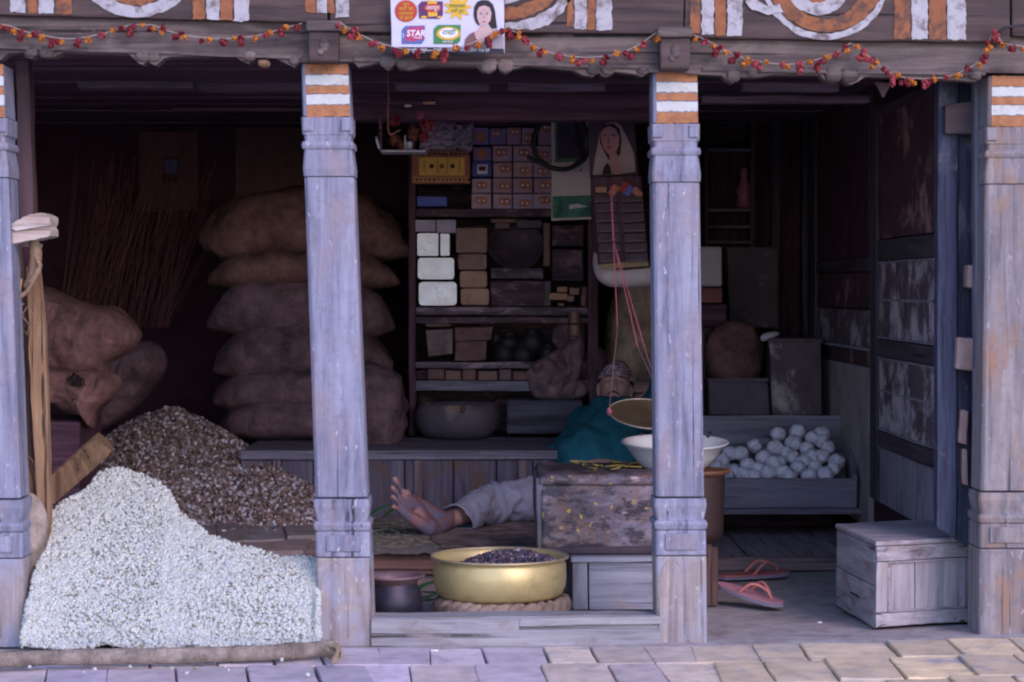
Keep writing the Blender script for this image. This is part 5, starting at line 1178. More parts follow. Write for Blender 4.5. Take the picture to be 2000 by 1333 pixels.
# head frame
fdir = Vector((-.06, -.90, .38)).normalized(); xdir = Vector((1, 0, -.10)).normalized(); xdir = (xdir-fdir*xdir.dot(fdir)).normalized(); udir = xdir.cross(fdir)*-1
if udir.z < 0: udir = -udir
HS = .93
def hp(x, y, z): return HC+(xdir*x+fdir*y+udir*z)*HS
def gss(x, z, cx, cz, sx, sz): return math.exp(-((x-cx)/sx)**2-((z-cz)/sz)**2)
def head(mb):
    nu, nv = 72, 56; vs = []; fs = []
    def pt(i, j):
        th = 2*math.pi*i/nu; ph = -math.pi/2+math.pi*j/nv
        x = math.cos(ph)*math.sin(th); y = math.cos(ph)*math.cos(th); z = math.sin(ph)
        X = x*.068; Y = y*.094; Z = z*.112
        if Z < 0: X *= 1-.30*(Z/-.112)**1.6; Y *= 1-.10*(Z/-.112)**2
        if y > 0:
            f_ = y**.5
            Y += f_*(.021*gss(X, Z, 0, -.026, .011, .018)+.010*gss(X, Z, 0, -.006, .008, .022)+.006*gss(X, Z, 0, .020, .05, .010)-.010*gss(abs(X), Z, .030, .003, .015, .010)
                +.006*gss(abs(X), Z, .030, .002, .011, .006)+.005*gss(abs(X), Z, .040, -.028, .018, .020)+.009*gss(X, Z, 0, -.062, .020, .008)-.007*gss(X, Z, 0, -.0655, .022, .0022)
                +.013*gss(X, Z, 0, -.092, .022, .014)-.005*gss(X, Z, 0, -.078, .024, .006)+.006*gss(abs(X), Z, .012, -.034, .006, .006))
        return hp(X, Y, Z)
    vs.append(pt(0, 0)); vs += [pt(i, j) for j in range(1, nv) for i in range(nu)]; vs.append(pt(0, nv)); L = len(vs)-1
    for i in range(nu): fs.append([0, 1+i, 1+(i+1) % nu]); fs.append([L, L-nu+(i+1) % nu, L-nu+i])
    for j in range(nv-2):
        for i in range(nu): a = 1+j*nu+i; b = 1+j*nu+(i+1) % nu; fs.append([a, a+nu, b+nu, b])
    mb._add(vs, fs)
    for s in (-1, 1): mb.blob(hp(s*.073, -.006, -.012), (.008, .016, .028), 12, 8)
mb = MB(); head(mb)
capsule(mb, neck+Vector((0, .0, -.01)), hp(0, -.03, -.07), .055, .052)
capsule(mb, chest, neck, .10, .06); capsule(mb, belly, chest, .105, .115); capsule(mb, (hipR+hipL)/2, belly, .10, .10); capsule(mb, hipR, hipL, .08, .08)
capsule(mb, shR, chest, .05, .08); capsule(mb, shL, chest, .05, .08)
for s_, e_, w_ in ((shR, elR, wrR), (shL, elL, wrL)): capsule(mb, s_, e_, .046, .036); capsule(mb, e_, w_, .036, .024)
for h_, k_, a_ in ((hipR, kneeR, ankR), (hipL, kneeL, ankL)): capsule(mb, h_, k_, .078, .050); capsule(mb, k_, a_.lerp(k_, .12), .048, .033); capsule(mb, a_.lerp(k_, .2), a_, .033, .030)
# hands: palm, four fingers, thumb
def hand(w_, d, nrm, side):
    d = d.normalized(); sx = nrm.cross(d).normalized()*side
    mb.blob(w_+d*.045, (.036, .036, .016), 16, 10, 1, 0, 1, Matrix((sx, d, nrm)).transposed())
    for i in range(4):
        o_ = sx*(-.027+.018*i); L_ = (.030, .036, .034, .026)[i]; a = w_+d*.075+o_; b = a+d*L_-nrm*.008; c = b+d*L_*.7-nrm*.018; capsule(mb, a-d*.012, b, .0085, .008, 10); capsule(mb, b, c, .008, .0065, 10)
    a = w_+d*.02-sx*.03; b = a+d*.03-sx*.022-nrm*.006; capsule(mb, a, b, .010, .009, 10); capsule(mb, b, b+d*.026-sx*.004-nrm*.006, .009, .0075, 10)
hand(wrR, Vector((.9, -.3, -.05)), Vector((0, -.3, 1)).normalized(), 1); hand(wrL, Vector((-.8, .3, .1)), Vector((0, -.6, .8)).normalized(), -1)
# foot seen from its sole
ballM, ballL = P(806, 984, 1.50), P(785, 1000, 1.44)
capsule(mb, ankR, heel+Vector((.012, .02, .012)), .034, .034); capsule(mb, heel, P(838, 1028, 1.50), .031, .031)
capsule(mb, heel, ballM, .030, .024); capsule(mb, P(838, 1034, 1.49), ballL, .026, .019); capsule(mb, ballM, ballL, .024, .020); capsule(mb, ankR.lerp(heel, .15), ballM+Vector((0, .02, .01)), .032, .022)
capsule(mb, P(822, 1012, 1.50), ballM+Vector((0, .015, .0)), .030, .024)
toes = [((801, 977), (793, 964), .0150, .0155, 1.485), ((793, 975), (771, 936), .0105, .0100, 1.462), ((787, 982), (767, 953), .0100, .0092, 1.444), ((783, 990), (767, 971), .0096, .0086, 1.428), ((781, 1000), (769, 990), .0090, .0084, 1.414)]
for (a, b, ra, rb, yy) in toes:
    A_ = P(a[0], a[1], yy+.01); B_ = P(b[0], b[1], yy-.015); M_ = A_.lerp(B_, .55)+Vector((0, .004, .002)); capsule(mb, A_, M_, ra, ra*.85, 12); capsule(mb, M_, B_, ra*.88, rb, 12)
# other foot
h2 = ankL+Vector((-.02, -.03, -.02)); b2 = h2+Vector((-.09, -.10, .04)); capsule(mb, ankL, h2, .034, .032); capsule(mb, h2, b2, .032, .026)
for i in range(5): q = b2+Vector((.012*(i-2), -.006*(i-2), .012*(i-2))); capsule(mb, q, q+Vector((-.022, -.028, .022))*(1.2-.12*i), .012-.001*i, .010-.001*i, 10)
soleN = (P(770, 1010, 1.2)-P(830, 1010, 1.5)).normalized(); soleN = Vector((-.45, -.86, -.15)).normalized()
toeT = [P(b[0], b[1], yy-.015) for (a, b, ra, rb, yy) in toes]; archC = P(812, 1014, 1.47)
def skin_tint(v, n):
    w_ = noise.noise(v*22)*.5+.5
    if (v-archC).length < .24 and v.z < .40 and v.x < ankR.x+.03:
        k = n.dot(soleN)+.25*noise.noise(v*45)
        pink = max([0]+[1-(v-t).length/.026 for t in toeT])
        ar = max(0, 1-((v-archC).length/.045)) if k > .1 else 0
        d = 1 if k > .12 else 0
        dirt = Vector((.30, .47, .80)); s = Vector((.95, .88, .90)); base = Vector((.46, .42, .50))
        c = base.lerp(dirt, .95*d*(1-min(1, 2.2*ar*(.4+w_)))*(1-min(1, pink*1.8)))
        c = c.lerp(s, min(1, pink*1.3+ar*1.6*w_)); return (c.x, c.y, c.z)
    return (1, 1, 1)
SKN = plain('skin', (.44, .245, .215), .10, 30, .55, attr=True, bumps=.15, bscale=90)
fuse(mb, 'body', SKN, man, .0042, 3, skin_tint)
# sweater
TEAL = plain('teal wool', (.012, .11, .15), .22, 26, .95, bumps=.7, bscale=160, bd=.002, spec=.1)
mb = MB()
capsule(mb, belly+Vector((-.03, -.04, -.02)), chest, .140, .134); capsule(mb, belly+Vector((.06, -.02, -.01)), chest+Vector((.03, 0, 0)), .12, .12); capsule(mb, shR, chest, .062, .10); capsule(mb, shL, chest, .066, .10); capsule(mb, chest, neck+Vector((0, -.01, -.022)), .10, .054)
capsule(mb, shR, elR, .062, .054); capsule(mb, elR, wrR, .054, .036); capsule(mb, shL, elL, .070, .060); capsule(mb, elL, wrL, .056, .036); capsule(mb, shR, neck, .058, .055); capsule(mb, shL, neck, .060, .055)
capsule(mb, P(1292, 795, 2.6), P(1298, 752, 2.6), .085, .066)
def folds(v, n):
    k = .006*math.sin(v.x*38+v.z*30+3*noise.noise(v*7))+.008*noise.noise(v*9)+.0035*noise.noise(v*24); return v+n*k
SW = fuse(mb, 'sweater', TEAL, man, .009, 6, None, folds)
# rolled collar just under the chin
mb = MB(); mb.smooth = True
ca = (hp(0, -.02, -.07)-neck).normalized(); cu_ = ca.orthogonal().normalized(); cv_ = ca.cross(cu_); cc_ = neck.lerp(hp(0, -.03, -.09), .45)
mb.tube([cc_+(cu_*math.cos(a*math.pi/20)+cv_*math.sin(a*math.pi/20))*.062 for a in range(41)], .014, 10, False, .15); build(mb, 'collar', TEAL, man)
# trousers
TRS = plain('grey cotton', (.29, .30, .40), .15, 20, .9, bumps=.5, bscale=140, bd=.002)
def leg_cloth(mb, hip, knee, cuff, r0, r1, r2, seed, cuffdir):
    n = 74; k = 56; path = smoothpath([hip, hip.lerp(knee, .5), knee, knee.lerp(cuff, .5), cuff], n); vs = []; fs = []; prev = None
    for i, p in enumerate(path):
        t = (path[min(i+1, n-1)]-path[max(i-1, 0)]).normalized(); a = Vector((0, 0, 1)) if prev is None else prev; u = (a-t*a.dot(t)).normalized(); prev = u; w_ = t.cross(u); s = i/(n-1)
        r = r0+(r1-r0)*min(1, s*2) if s < .5 else r1+(r2-r1)*(s-.5)*2
        for q in range(k):
            an = 2*math.pi*q/k
            kn = math.exp(-((s-.50)/.11)**2)
            nn = noise.noise(Vector((math.cos(an)*1.2, math.sin(an)*1.2, s*5+seed))); f_ = .012*kn*math.sin(an*1.6+s*70+seed+5*nn)*(.4+abs(nn)*2)+.018*nn-.016*abs(noise.noise(Vector((math.cos(an)*1.5+s*6, math.sin(an)*1.5, s*11+seed))))+.004*noise.noise(Vector((an*3, s*26, seed)))
            bulge = .014*math.exp(-((s-.47)/.07)**2)*max(0, math.cos(an))
            P_ = p+(u*math.cos(an)*1.02+w_*math.sin(an)*1.05)*(r+f_+bulge)
            if s > .80: P_ += -cuffdir*(.05*(s-.80)/.20)*math.cos(an)*.6+Vector((0, 0, -.012*(s-.8)/.2))
            P_.z = max(P_.z, PZ+.010+.004*noise.noise(P_*20)); vs.append(P_)
    for i in range(n-1):
        for q in range(k): a = i*k+q; b = i*k+(q+1) % k; fs.append([a, b, b+k, a+k])
    mb._add(vs, fs)
mb = MB(); mb.smooth = True
leg_cloth(mb, hipR, kneeR+Vector((0, 0, -.006)), P(890, 1008, 1.63), .092, .066, .060, 1.0, (kneeR-ankR).normalized())
build(mb, 'trouser_leg', TRS, man, solid=.004)
mb = MB(); mb.smooth = True
leg_cloth(mb, hipL, kneeL, ankL.lerp(kneeL, .15), .092, .068, .055, 4.0, (kneeL-ankL).normalized()); build(mb, 'trouser_leg', TRS, man, solid=.004)
mb = MB(); capsule(mb, hipR, hipL, .10, .10); capsule(mb, (hipR+hipL)/2, belly+Vector((0, -.02, -.03)), .105, .10); fuse(mb, 'trouser_seat', TRS, man, .01, 5, None, lambda v, n: v+n*.006*noise.noise(v*12))
# trouser hem line
# face pieces
DKH = plain('dark hair', (.03, .022, .028), .3, 60, .8)
def onface(x, z, lift=0.0):
    ph = math.asin(max(-1, min(1, z/.112))); c = math.cos(ph); sx = 1-.30*(z/-.112)**1.6 if z < 0 else 1
    s = max(-1, min(1, x/(.073*c*sx+1e-6))); y = c*math.sqrt(max(0, 1-s*s))*.094*(1-.10*(z/-.112)**2 if z < 0 else 1)
    y += .021*gss(x, z, 0, -.026, .011, .018)+.009*gss(x, z, 0, -.062, .020, .008)+.006*gss(x, z, 0, .020, .05, .010)-.004*gss(abs(x), z, .030, .003, .015, .010)
    return hp(x, y+lift, z)
for s in (-1, 1):
    mb = MB(); mb.smooth = True; mb.tube([onface(s*(.014+.030*k/8), .017+.005*math.sin(k/8*3.1), .001) for k in range(9)], [.0018, .0030, .0034, .0034, .0032, .003, .0026, .002, .0012], 6); build(mb, 'eyebrow', DKH, man)
    mb = MB(); mb.smooth = True; mb.tube([onface(s*(.017+.024*k/8), .001-.004*math.sin(k/8*3.1), .003) for k in range(9)], .0014, 6); build(mb, 'eyelashes', DKH, man)
    mb = MB(); mb.smooth = True; mb.tube([onface(s*(.001+.030*k/8), -.050-.010*(k/8)**1.5, .003) for k in range(9)], [.0045, .0048, .0046, .0042, .004, .0034, .003, .002, .001], 8, True, .3); build(mb, 'moustache', plain('greying moustache', (.09, .06, .065), .3, 80, .9), man)
mb = MB(); mb.smooth = True; mb.blob(onface(0, -.069, .001), (.019, .006, .0038), 14, 8); build(mb, 'lower_lip', plain('lip', (.27, .12, .12), .1, 30, .6), man)
mb = MB(); mb.blob(hp(.0, -.036, .01), (.074, .066, .085), 24, 16, 1, .006, 30); fuse(mb, 'hair', DKH, man, .006, 1)
# patterned cap
m, nt_, b_ = newmat('patterned cap cloth'); v = coord(nt_, (1, 1, 1), False)
vo = N(nt_, 'ShaderNodeTexVoronoi', Scale=55.0); nt_.links.new(v, vo.inputs['Vector']); wv = N(nt_, 'ShaderNodeTexWave', Scale=11.0, Distortion=3.0, bands_direction='Z'); nt_.links.new(v, wv.inputs['Vector'])
c = ramp(nt_, [(0, (.04, .04, .14)), (.28, (.55, .30, .28)), (.5, (.20, .30, .30)), (.72, (.75, .40, .42)), (1, (.06, .05, .18))], wv.outputs['Fac']).outputs[0]
c2 = ramp(nt_, [(.0, (.7, .06, .2)), (.35, (.6, .5, .5)), (.6, (.03, .04, .10)), (1, (.5, .2, .12))], vo.outputs['Color']).outputs[0]
nt_.links.new(mixc(nt_, .6, c, c2), b_.inputs['Base Color']); b_.inputs['Roughness'].default_value = .9
mb = MB(); mb.smooth = True
def cap(u, v_):
    an = 2*math.pi*u; z = .030+.085*v_; tp = (1-v_**3.2*.45); x = .079*tp*math.sin(an)*(1-.15*v_); y = .098*tp*math.cos(an)-.004-.030*v_
    x *= 1+.03*math.sin(an*3+2); return hp(x, y, z+.012*math.cos(an)*(1-v_)*-1+.010*math.sin(an+.5)*v_)
mb.grid(cap, 48, 16, cu=True); o_ = len(mb.v); mb._add([cap(i/48, 1) for i in range(48)]+[hp(-.004, -.035, .128)], [[i, (i+1) % 48, 48] for i in range(48)])
build(mb, 'cap', m, man, solid=.004)
# ================================================================== right bay
# folded door on the side wall (plane X = XD)
XD = P(1828, 1000, .62).x
DOORP = plain('scraped door panel', (.12, .085, .105), .4, 9, .8, patch=(.50, .45, .50), patch_at=(.47, .57), bumps=.5)
DOORP_ = wood('old scraped panel', (.27, .225, .27), (.55, .48, .53), (.06, .04, .06), 'Z', patch=(.06, .032, .04), patch_at=(.47, .60), pscale=8)
DOORL = wood('pale lower door panel', (.27, .27, .33), (.44, .44, .50), (.11, .10, .12), 'Z', patch=(.14, .13, .16), patch_at=(.5, .7))
DOORR = plain('red brown door panel', (.075, .035, .045), .4, 10, .8, patch=(.34, .20, .19), patch_at=(.54, .64), bumps=.5)
DOORR_ = wood('old red panel', (.17, .09, .09), (.36, .22, .21), (.04, .022, .028), 'Z', patch=(.05, .028, .038), patch_at=(.46, .58))
RAIL = wood('dark door rail', (.06, .046, .06), (.12, .10, .12), (.02, .014, .02), 'Y')
STILE = wood('dark door stile', (.06, .05, .065), (.12, .10, .12), (.02, .014, .018), 'Z')
def sidebox(m_, a, b, c, d, X, th, n=(1, 6, 8), jit=.002):
    """a b c d: pixels far-top, near-top, near-bottom, far-bottom on the plane X; thickness towards +X"""
    A_, B_, C2, D_ = (S(q[0], q[1], X) for q in (a, b, c, d)); o = Vector((th, 0, 0))
    m_.hexa([C2, C2+o, D_, D_+o, B_, B_+o, A_, A_+o], n, jit)
def vy(px, y0, ref=1765): # height shift along lines running to the vanishing point, from the reference column
    return VPY+(y0-VPY)*(px-VPX)/(ref-VPX)
dr = thing('panelled_door', 'old panelled wooden door leaf folded back against the right side wall', 'door', (XD, 1.2, 0))
def dpanel(name, xf, xn, yt, yb, mat, X, th, parent=dr, **k):
    return prim(name, mat, parent, lambda m: sidebox(m, (xf, vy(xf, yt)), (xn, vy(xn, yt)), (xn, vy(xn, yb)), (xf, vy(xf, yb)), X, th, **k), bevel=.003)
for (yt, yb, mt) in ((205, 462, DOORR), (508, 668, DOORP), (706, 858, DOORP), (893, 1008, DOORL)): dpanel('door_panel', 1712, 1824, yt, yb, mt, XD, .02)
for (yt, yb) in ((186, 206), (464, 506), (670, 704), (860, 892)): dpanel('door_rail', 1708, 1824, yt, yb, RAIL, XD-.008, .03)
dpanel('panel_strip', 1714, 1822, 585, 590, DOORL, XD-.003, .01); dpanel('panel_strip', 1714, 1822, 773, 777, DOORL, XD-.003, .01)
dpanel('far_stile', 1698, 1711, 186, 1008, STILE, XD-.012, .04); dpanel('near_stile', 1825, 1838, 186, 1040, STILE, XD-.010, .04)
for yy in (508, 706, 893): dpanel('panel_moulding', 1712, 1822, yy, yy+4, DOORL, XD-.006, .01)
for yy in (663, 853): dpanel('panel_moulding', 1712, 1822, yy, yy+4, DOORL, XD-.006, .01)
d2 = thing('panelled_door', 'second door leaf deeper in the right bay with reddish upper and plaster coloured lower panels', 'door', (XD, 2.2, 0))
X2 = XD+.03
PLS = plain('dingy plaster', (.36, .31, .32), .25, 8, .95, patch=(.22, .17, .18), patch_at=(.52, .68))
def vy2(px, y0, ref=1645): return VPY+(y0-VPY)*(px-VPX)/(ref-VPX)
def dp2(name, xf, xn, yt, yb, mat, X, th): return prim(name, mat, d2, lambda m: sidebox(m, (xf, vy2(xf, yt)), (xn, vy2(xn, yt)), (xn, vy2(xn, yb)), (xf, vy2(xf, yb)), X, th), bevel=.003)
dp2('upper_panel', 1590, 1697, 200, 505, DARKZ, X2, .02); dp2('rail', 1588, 1697, 506, 532, RAIL, X2-.006, .03); dp2('middle_panel', 1590, 1697, 534, 600, DOORR, X2, .02); dp2('middle_panel', 1590, 1697, 604, 672, DOORP, X2, .02)
dp2('pale_ledge', 1592, 1697, 673, 679, DOORL, X2-.02, .04); dp2('lower_rail', 1592, 1697, 680, 706, DOORR, X2, .02); dp2('plaster_panel', 1605, 1697, 708, 1000, PLS, X2, .02); dp2('far_stile', 1583, 1591, 200, 700, STILE, X2-.012, .03)
# jamb, broken frame with bricks
jb = thing('door_jamb', 'dark blue black timber jamb with peeled paint beside the right post', 'jamb', (P(1855, 1050, .15).x, .15, 0))
NAVY = wood('navy jamb timber', (.035, .045, .085), (.09, .11, .18), (.012, .012, .03), 'Z', patch=(.13, .12, .16), patch_at=(.56, .66))
GREYZ = wood('grey jamb timber', (.12, .13, .175), (.23, .24, .29), (.04, .04, .055), 'Z', patch=(.19, .15, .14), patch_at=(.56, .7))
prim('navy_plank', NAVY, jb, lambda m: m.ptilt((1832, 150), (1872, 150), (1868, 1055), (1830, 1030), .16, .05, (4, 2, 30), .003), bevel=.004)
prim('inner_plank', NAVY, jb, lambda m: m.ptilt((1873, 150), (1906, 150), (1900, 1075), (1869, 1058), .20, .03, (3, 1, 20), .003), bevel=.003)
prim('grey_plank', GREYZ, jb, lambda m: m.ptilt((1904, 148), (1930, 148), (1924, 1240), (1908, 1240), .09, .05, (3, 2, 40), .003), bevel=.004)
prim('lower_plank', GREYZ, jb, lambda m: m.ptilt((1850, 870), (1876, 850), (1880, 1040), (1850, 1030), .48, .04, (3, 2, 20), .005), bevel=.003)
prim('upper_rail', wood('jamb head', (.07, .05, .06), None, None, 'X'), jb, lambda m: m.ptilt((1845, 205), (1930, 195), (1930, 262), (1845, 262), .13, .04, (5, 1, 4), .004), bevel=.003)
BRK = plain('pinkish brick', (.30, .20, .19), .25, 14, .9, patch=(.36, .31, .33), patch_at=(.56, .7))
for lab, (x0, y0, x1, y1, Y) in (('largest pinkish brick lodged in the broken door jamb', (1868, 657, 1905, 724, .13)), ('pale brick chip high in the broken door jamb', (1889, 518, 1905, 566, .13)), ('rounded pink brick in the lower jamb', (1874, 800, 1893, 868, .15)), ('narrow pink brick sliver at the lower jamb', (1880, 875, 1893, 950, .16))):
    mb = MB(); mb.ptilt((x0+2, y0), (x1-1, y0+2), (x1-2, y1), (x0, y1-4), Y, .07, (4, 3, 6), .005); tag(build(mb, 'brick', BRK, bevel=.006, seg=3), lab, 'brick', 'bricks lodged in the door jamb')
# step and floorboards
st_ = thing('wooden_step', 'low step of dark worn floorboards across the right bay', 'step', (P(1500, 1100, .5).x, .8, 0))
SZ = .042; sy0 = 1.6
FLB = wood('bluish worn floorboards', (.30, .25, .28), (.46, .41, .45), (.09, .07, .085), 'Y', patch=(.18, .11, .11), patch_at=(.54, .68)); STEPW = wood('step edge', (.20, .14, .145), (.32, .25, .26), (.03, .02, .025), 'X')
sx0, sx1 = P(1378, 1100, sy0).x-.25, XD+.01
y_e = G(1500, 1090, SZ).y
prim('step_edge', STEPW, st_, lambda m: m.box(sx0+.22, sx1, y_e, y_e+.03, -.004, SZ, .04, .003), bevel=.004)
random.seed(6); x = sx0+.22
while x < sx1-.02:
    wd = random.uniform(.13, .2); x2 = min(x+wd, sx1)
    prim('floorboard', FLB, st_, lambda m: m.box(x+.002, x2-.002, y_e+.031, 3.6, SZ-.025, SZ-random.uniform(.001, .005), .05, .003), bevel=.003); x = x2
# tray with balls
ty0 = 2.15; ty1 = 2.62
la, lb = P(1378, 1002, ty0), P(1682, 1002, ty0)
tl = thing('tray_ledge', 'dark plank ledge carrying the ball tray', 'ledge', ((la.x+lb.x)/2, 2.4, SZ))
LEDW = wood('ledge plank', (.16, .13, .16), (.28, .24, .29), (.025, .02, .03), 'X')
lz = P(1500, 994, ty0-.03).z
prim('ledge_board', LEDW, tl, lambda m: m.box(la.x-.12, lb.x, ty0-.035, ty1+.1, lz-.022, lz, .05, .003), bevel=.005)
prim('ledge_front', DARKX, tl, lambda m: m.box(la.x-.12, lb.x-.03, ty1, ty1+.02, SZ-.004, lz-.024, .05, .003), bevel=.004)
TRW = wood('grey blue tray timber', (.22, .20, .255), (.34, .32, .39), (.08, .07, .09), 'X', patch=(.24, .19, .22), patch_at=(.54, .7))
tr = thing('wooden_tray', 'large grey wooden tray with a low front board and high back board, full of balls', 'tray', ((la.x+lb.x)/2, 2.4, lz))
f0, f1 = P(1370, 960, ty0), P(1672, 960, ty0); ft = P(1500, 934, ty0).z; bt = P(1500, 812, ty1).z
prim('front_board', TRW, tr, lambda m: m.hexa([(f0.x-.1, ty0, lz), (f1.x-.005, ty0, lz), (f0.x-.1, ty0+.022, lz), (f1.x-.005, ty0+.022, lz), (f0.x-.1, ty0-.02, ft), (f1.x, ty0-.02, ft), (f0.x-.1, ty0+.002, ft), (f1.x, ty0+.002, ft)], (24, 1, 5), .002), bevel=.003)
b0, b1 = P(1370, 812, ty1), P(1660, 812, ty1)
prim('back_board', TRW, tr, lambda m: m.box(b0.x-.1, b1.x, ty1, ty1+.02, lz, bt, .04, .003), bevel=.003)
prim('side_board', TRW, tr, lambda m: m.hexa([(f1.x-.018, ty0+.004, lz), (f1.x+.002, ty0+.004, lz), (b1.x-.018, ty1, lz), (b1.x+.002, ty1, lz), (f1.x-.018, ty0-.016, ft+.004), (f1.x+.002, ty0-.016, ft+.004), (b1.x-.018, ty1, bt), (b1.x+.002, ty1, bt)], (1, 10, 6), .003), bevel=.003)
balls = [(1520, 848), (1558, 843), (1586, 856), (1606, 849), (1474, 871), (1514, 876), (1550, 866), (1576, 876), (1616, 874), (1426, 886), (1447, 886), (1460, 908), (1492, 894), (1521, 903), (1549, 894), (1586, 892), (1634, 902), (1432, 920), (1500, 924), (1528, 922), (1558, 914), (1592, 912), (1627, 916), (1541, 931), (1580, 930), (1472, 931), (1420, 925), (1410, 900), (1398, 916), (1604, 862), (1536, 884), (1606, 892), (1480, 915), (1450, 926), (1510, 906), (1567, 902), (1612, 928)]
BALL = plain('chalky ball', (.74, .72, .80), .35, 45, .9, patch=(.30, .27, .27), patch_at=(.56, .7), bumps=.7, bscale=70, bd=.004)
balls.sort(key=lambda q: (round((940-q[1])/18), q[0])); rows_ = {}
for q in balls: rows_.setdefault(round((940-q[1])/18), []).append(q)
random.seed(12); rn = ['bottom', 'second', 'third', 'fourth', 'fifth', 'top']
proto_v = None
for r_ in sorted(rows_):
    for k, (x, y) in enumerate(sorted(rows_[r_])):
        Y = ty0+.045+(934-y)/90*.32; q = P(x, y, Y); rr2 = random.uniform(.0280, .0345)*(1 if y > 850 else 1.02)
        mb = MB(); mb.smooth = True; mb.blob(q, (rr2, rr2, rr2*.95), 24, 16, 1, .004, 45, seed=x)
        rl = rn[min(len(rn)-1, sorted(rows_).index(r_))]
        tag(build(mb, 'chalky_ball', BALL), 'chalky white ball in the tray, %s row of the heap, %s from the left' % (rl, ORD[k]), 'ball', 'balls heaped in the wooden tray')
mb = MB(); mb.hexa([(f0.x-.08, ty0+.03, lz+.004), (f1.x-.03, ty0+.03, lz+.004), (b0.x-.08, ty1-.01, lz+.004), (b1.x-.03, ty1-.01, lz+.004), (f0.x-.08, ty0+.03, ft-.07), (f1.x-.03, ty0+.03, ft-.07), (b0.x-.08, ty1-.01, bt-.11), (b1.x-.03, ty1-.01, bt-.11)], (6, 6, 1), .004)
build(mb, 'tray_bottom', TRW, tr)
# wooden crate on the street edge
zc = .012
FL, FR_, BLc = G(1711, 1229, zc), G(1897, 1217, zc), G(1633, 1182, zc); ht = P(1711, 1066, FL.y).z-.014
ux = (FR_-FL); uy = (BLc-FL); wdt = ux.length; dpt = uy.length
ct = thing('wooden_crate', 'weathered grey wooden crate with a framed front panel, standing in front of the right bay', 'crate', (FL+FR_+BLc+FR_-FL+uy*0)/4*1.0)
ct.location = FL+(ux+uy)*.5; W[ct.name] = Vector(ct.location)
CW = wood('silvery crate timber', (.32, .30, .34), (.50, .47, .50), (.12, .10, .11), 'X', patch=(.30, .22, .19), patch_at=(.54, .68)); CWZ = wood('silvery crate upright', (.32, .30, .34), (.50, .47, .50), (.12, .10, .11), 'Z', patch=(.30, .22, .19), patch_at=(.54, .68)); CWY = wood('silvery crate side', (.30, .29, .33), (.47, .45, .49), (.12, .10, .11), 'Y', patch=(.22, .17, .16), patch_at=(.54, .68))
exn, eyn = ux.normalized(), uy.normalized()
def cb(name, mat, u0, u1, v0, v1, z0, z1, n=(8, 8, 4), jit=.002, bevel=.003):
    prim(name, mat, ct, lambda m: m.hexa([FL+exn*u+eyn*v+Vector((0, 0, z)) for z in (z0, z1) for v in (v0, v1) for u in (u0, u1)], n, jit), bevel=bevel)
w_, d_, h_ = wdt, dpt, ht
cb('bottom_rail', CW, .0, w_+.012, -.006, .018, .006, .044, (20, 2, 4), .003); cb('top_rail', CW, .0, w_, -.004, .018, h_-.045, h_-.002, (20, 2, 4), .003)
cb('front_stile', CWZ, 0, .040, -.005, .018, .046, h_-.047, (4, 2, 14), .003); cb('front_stile', CWZ, w_-.030, w_, -.005, .018, .046, h_-.047, (4, 2, 14), .003)
cb('front_panel', CWZ, .041, .041+(w_-.072)*.36, .008, .02, .046, h_-.047, (6, 1, 12), .0015); cb('front_panel', CWZ, .043+(w_-.072)*.36, w_-.031, .008, .02, .046, h_-.047, (8, 1, 12), .0015)
for (u0, u1, z0, z1) in ((.040, w_-.03, .0455, .051), (.040, w_-.03, h_-.052, h_-.0465), (.040, .045, .052, h_-.053), (w_-.035, w_-.03, .052, h_-.053)): cb('panel_moulding', CW, u0, u1, -.001, .007, z0, z1, (8, 1, 2), .001, .001)
cb('side_board', CWY, 0, .016, .019, d_, .0, .118, (2, 14, 6)); cb('side_board', CWY, 0, .016, .019, d_, .121, h_-.002, (2, 14, 6))
cb('side_slot_shade', plain('painted slot shade', (.01, .008, .008), .1, 10, 1), -.0025, .002, d_*.40, d_*.62, .062, .067, (1, 1, 1), 0, .0)  # raised near-black bar, its colour painting the shade of a slot
cb('side_board', CWY, w_-.016, w_, .019, d_, .0, h_-.002, (2, 10, 8)); cb('back_board', CW, .017, w_-.017, d_-.016, d_, .0, h_-.002)
for k in range(3): cb('top_board', CW, -.004, w_+.002, -.008+k*(d_+.01)/3, -.010+(k+1)*(d_+.01)/3, h_, h_+.014, (20, 6, 2), .0025, .004)
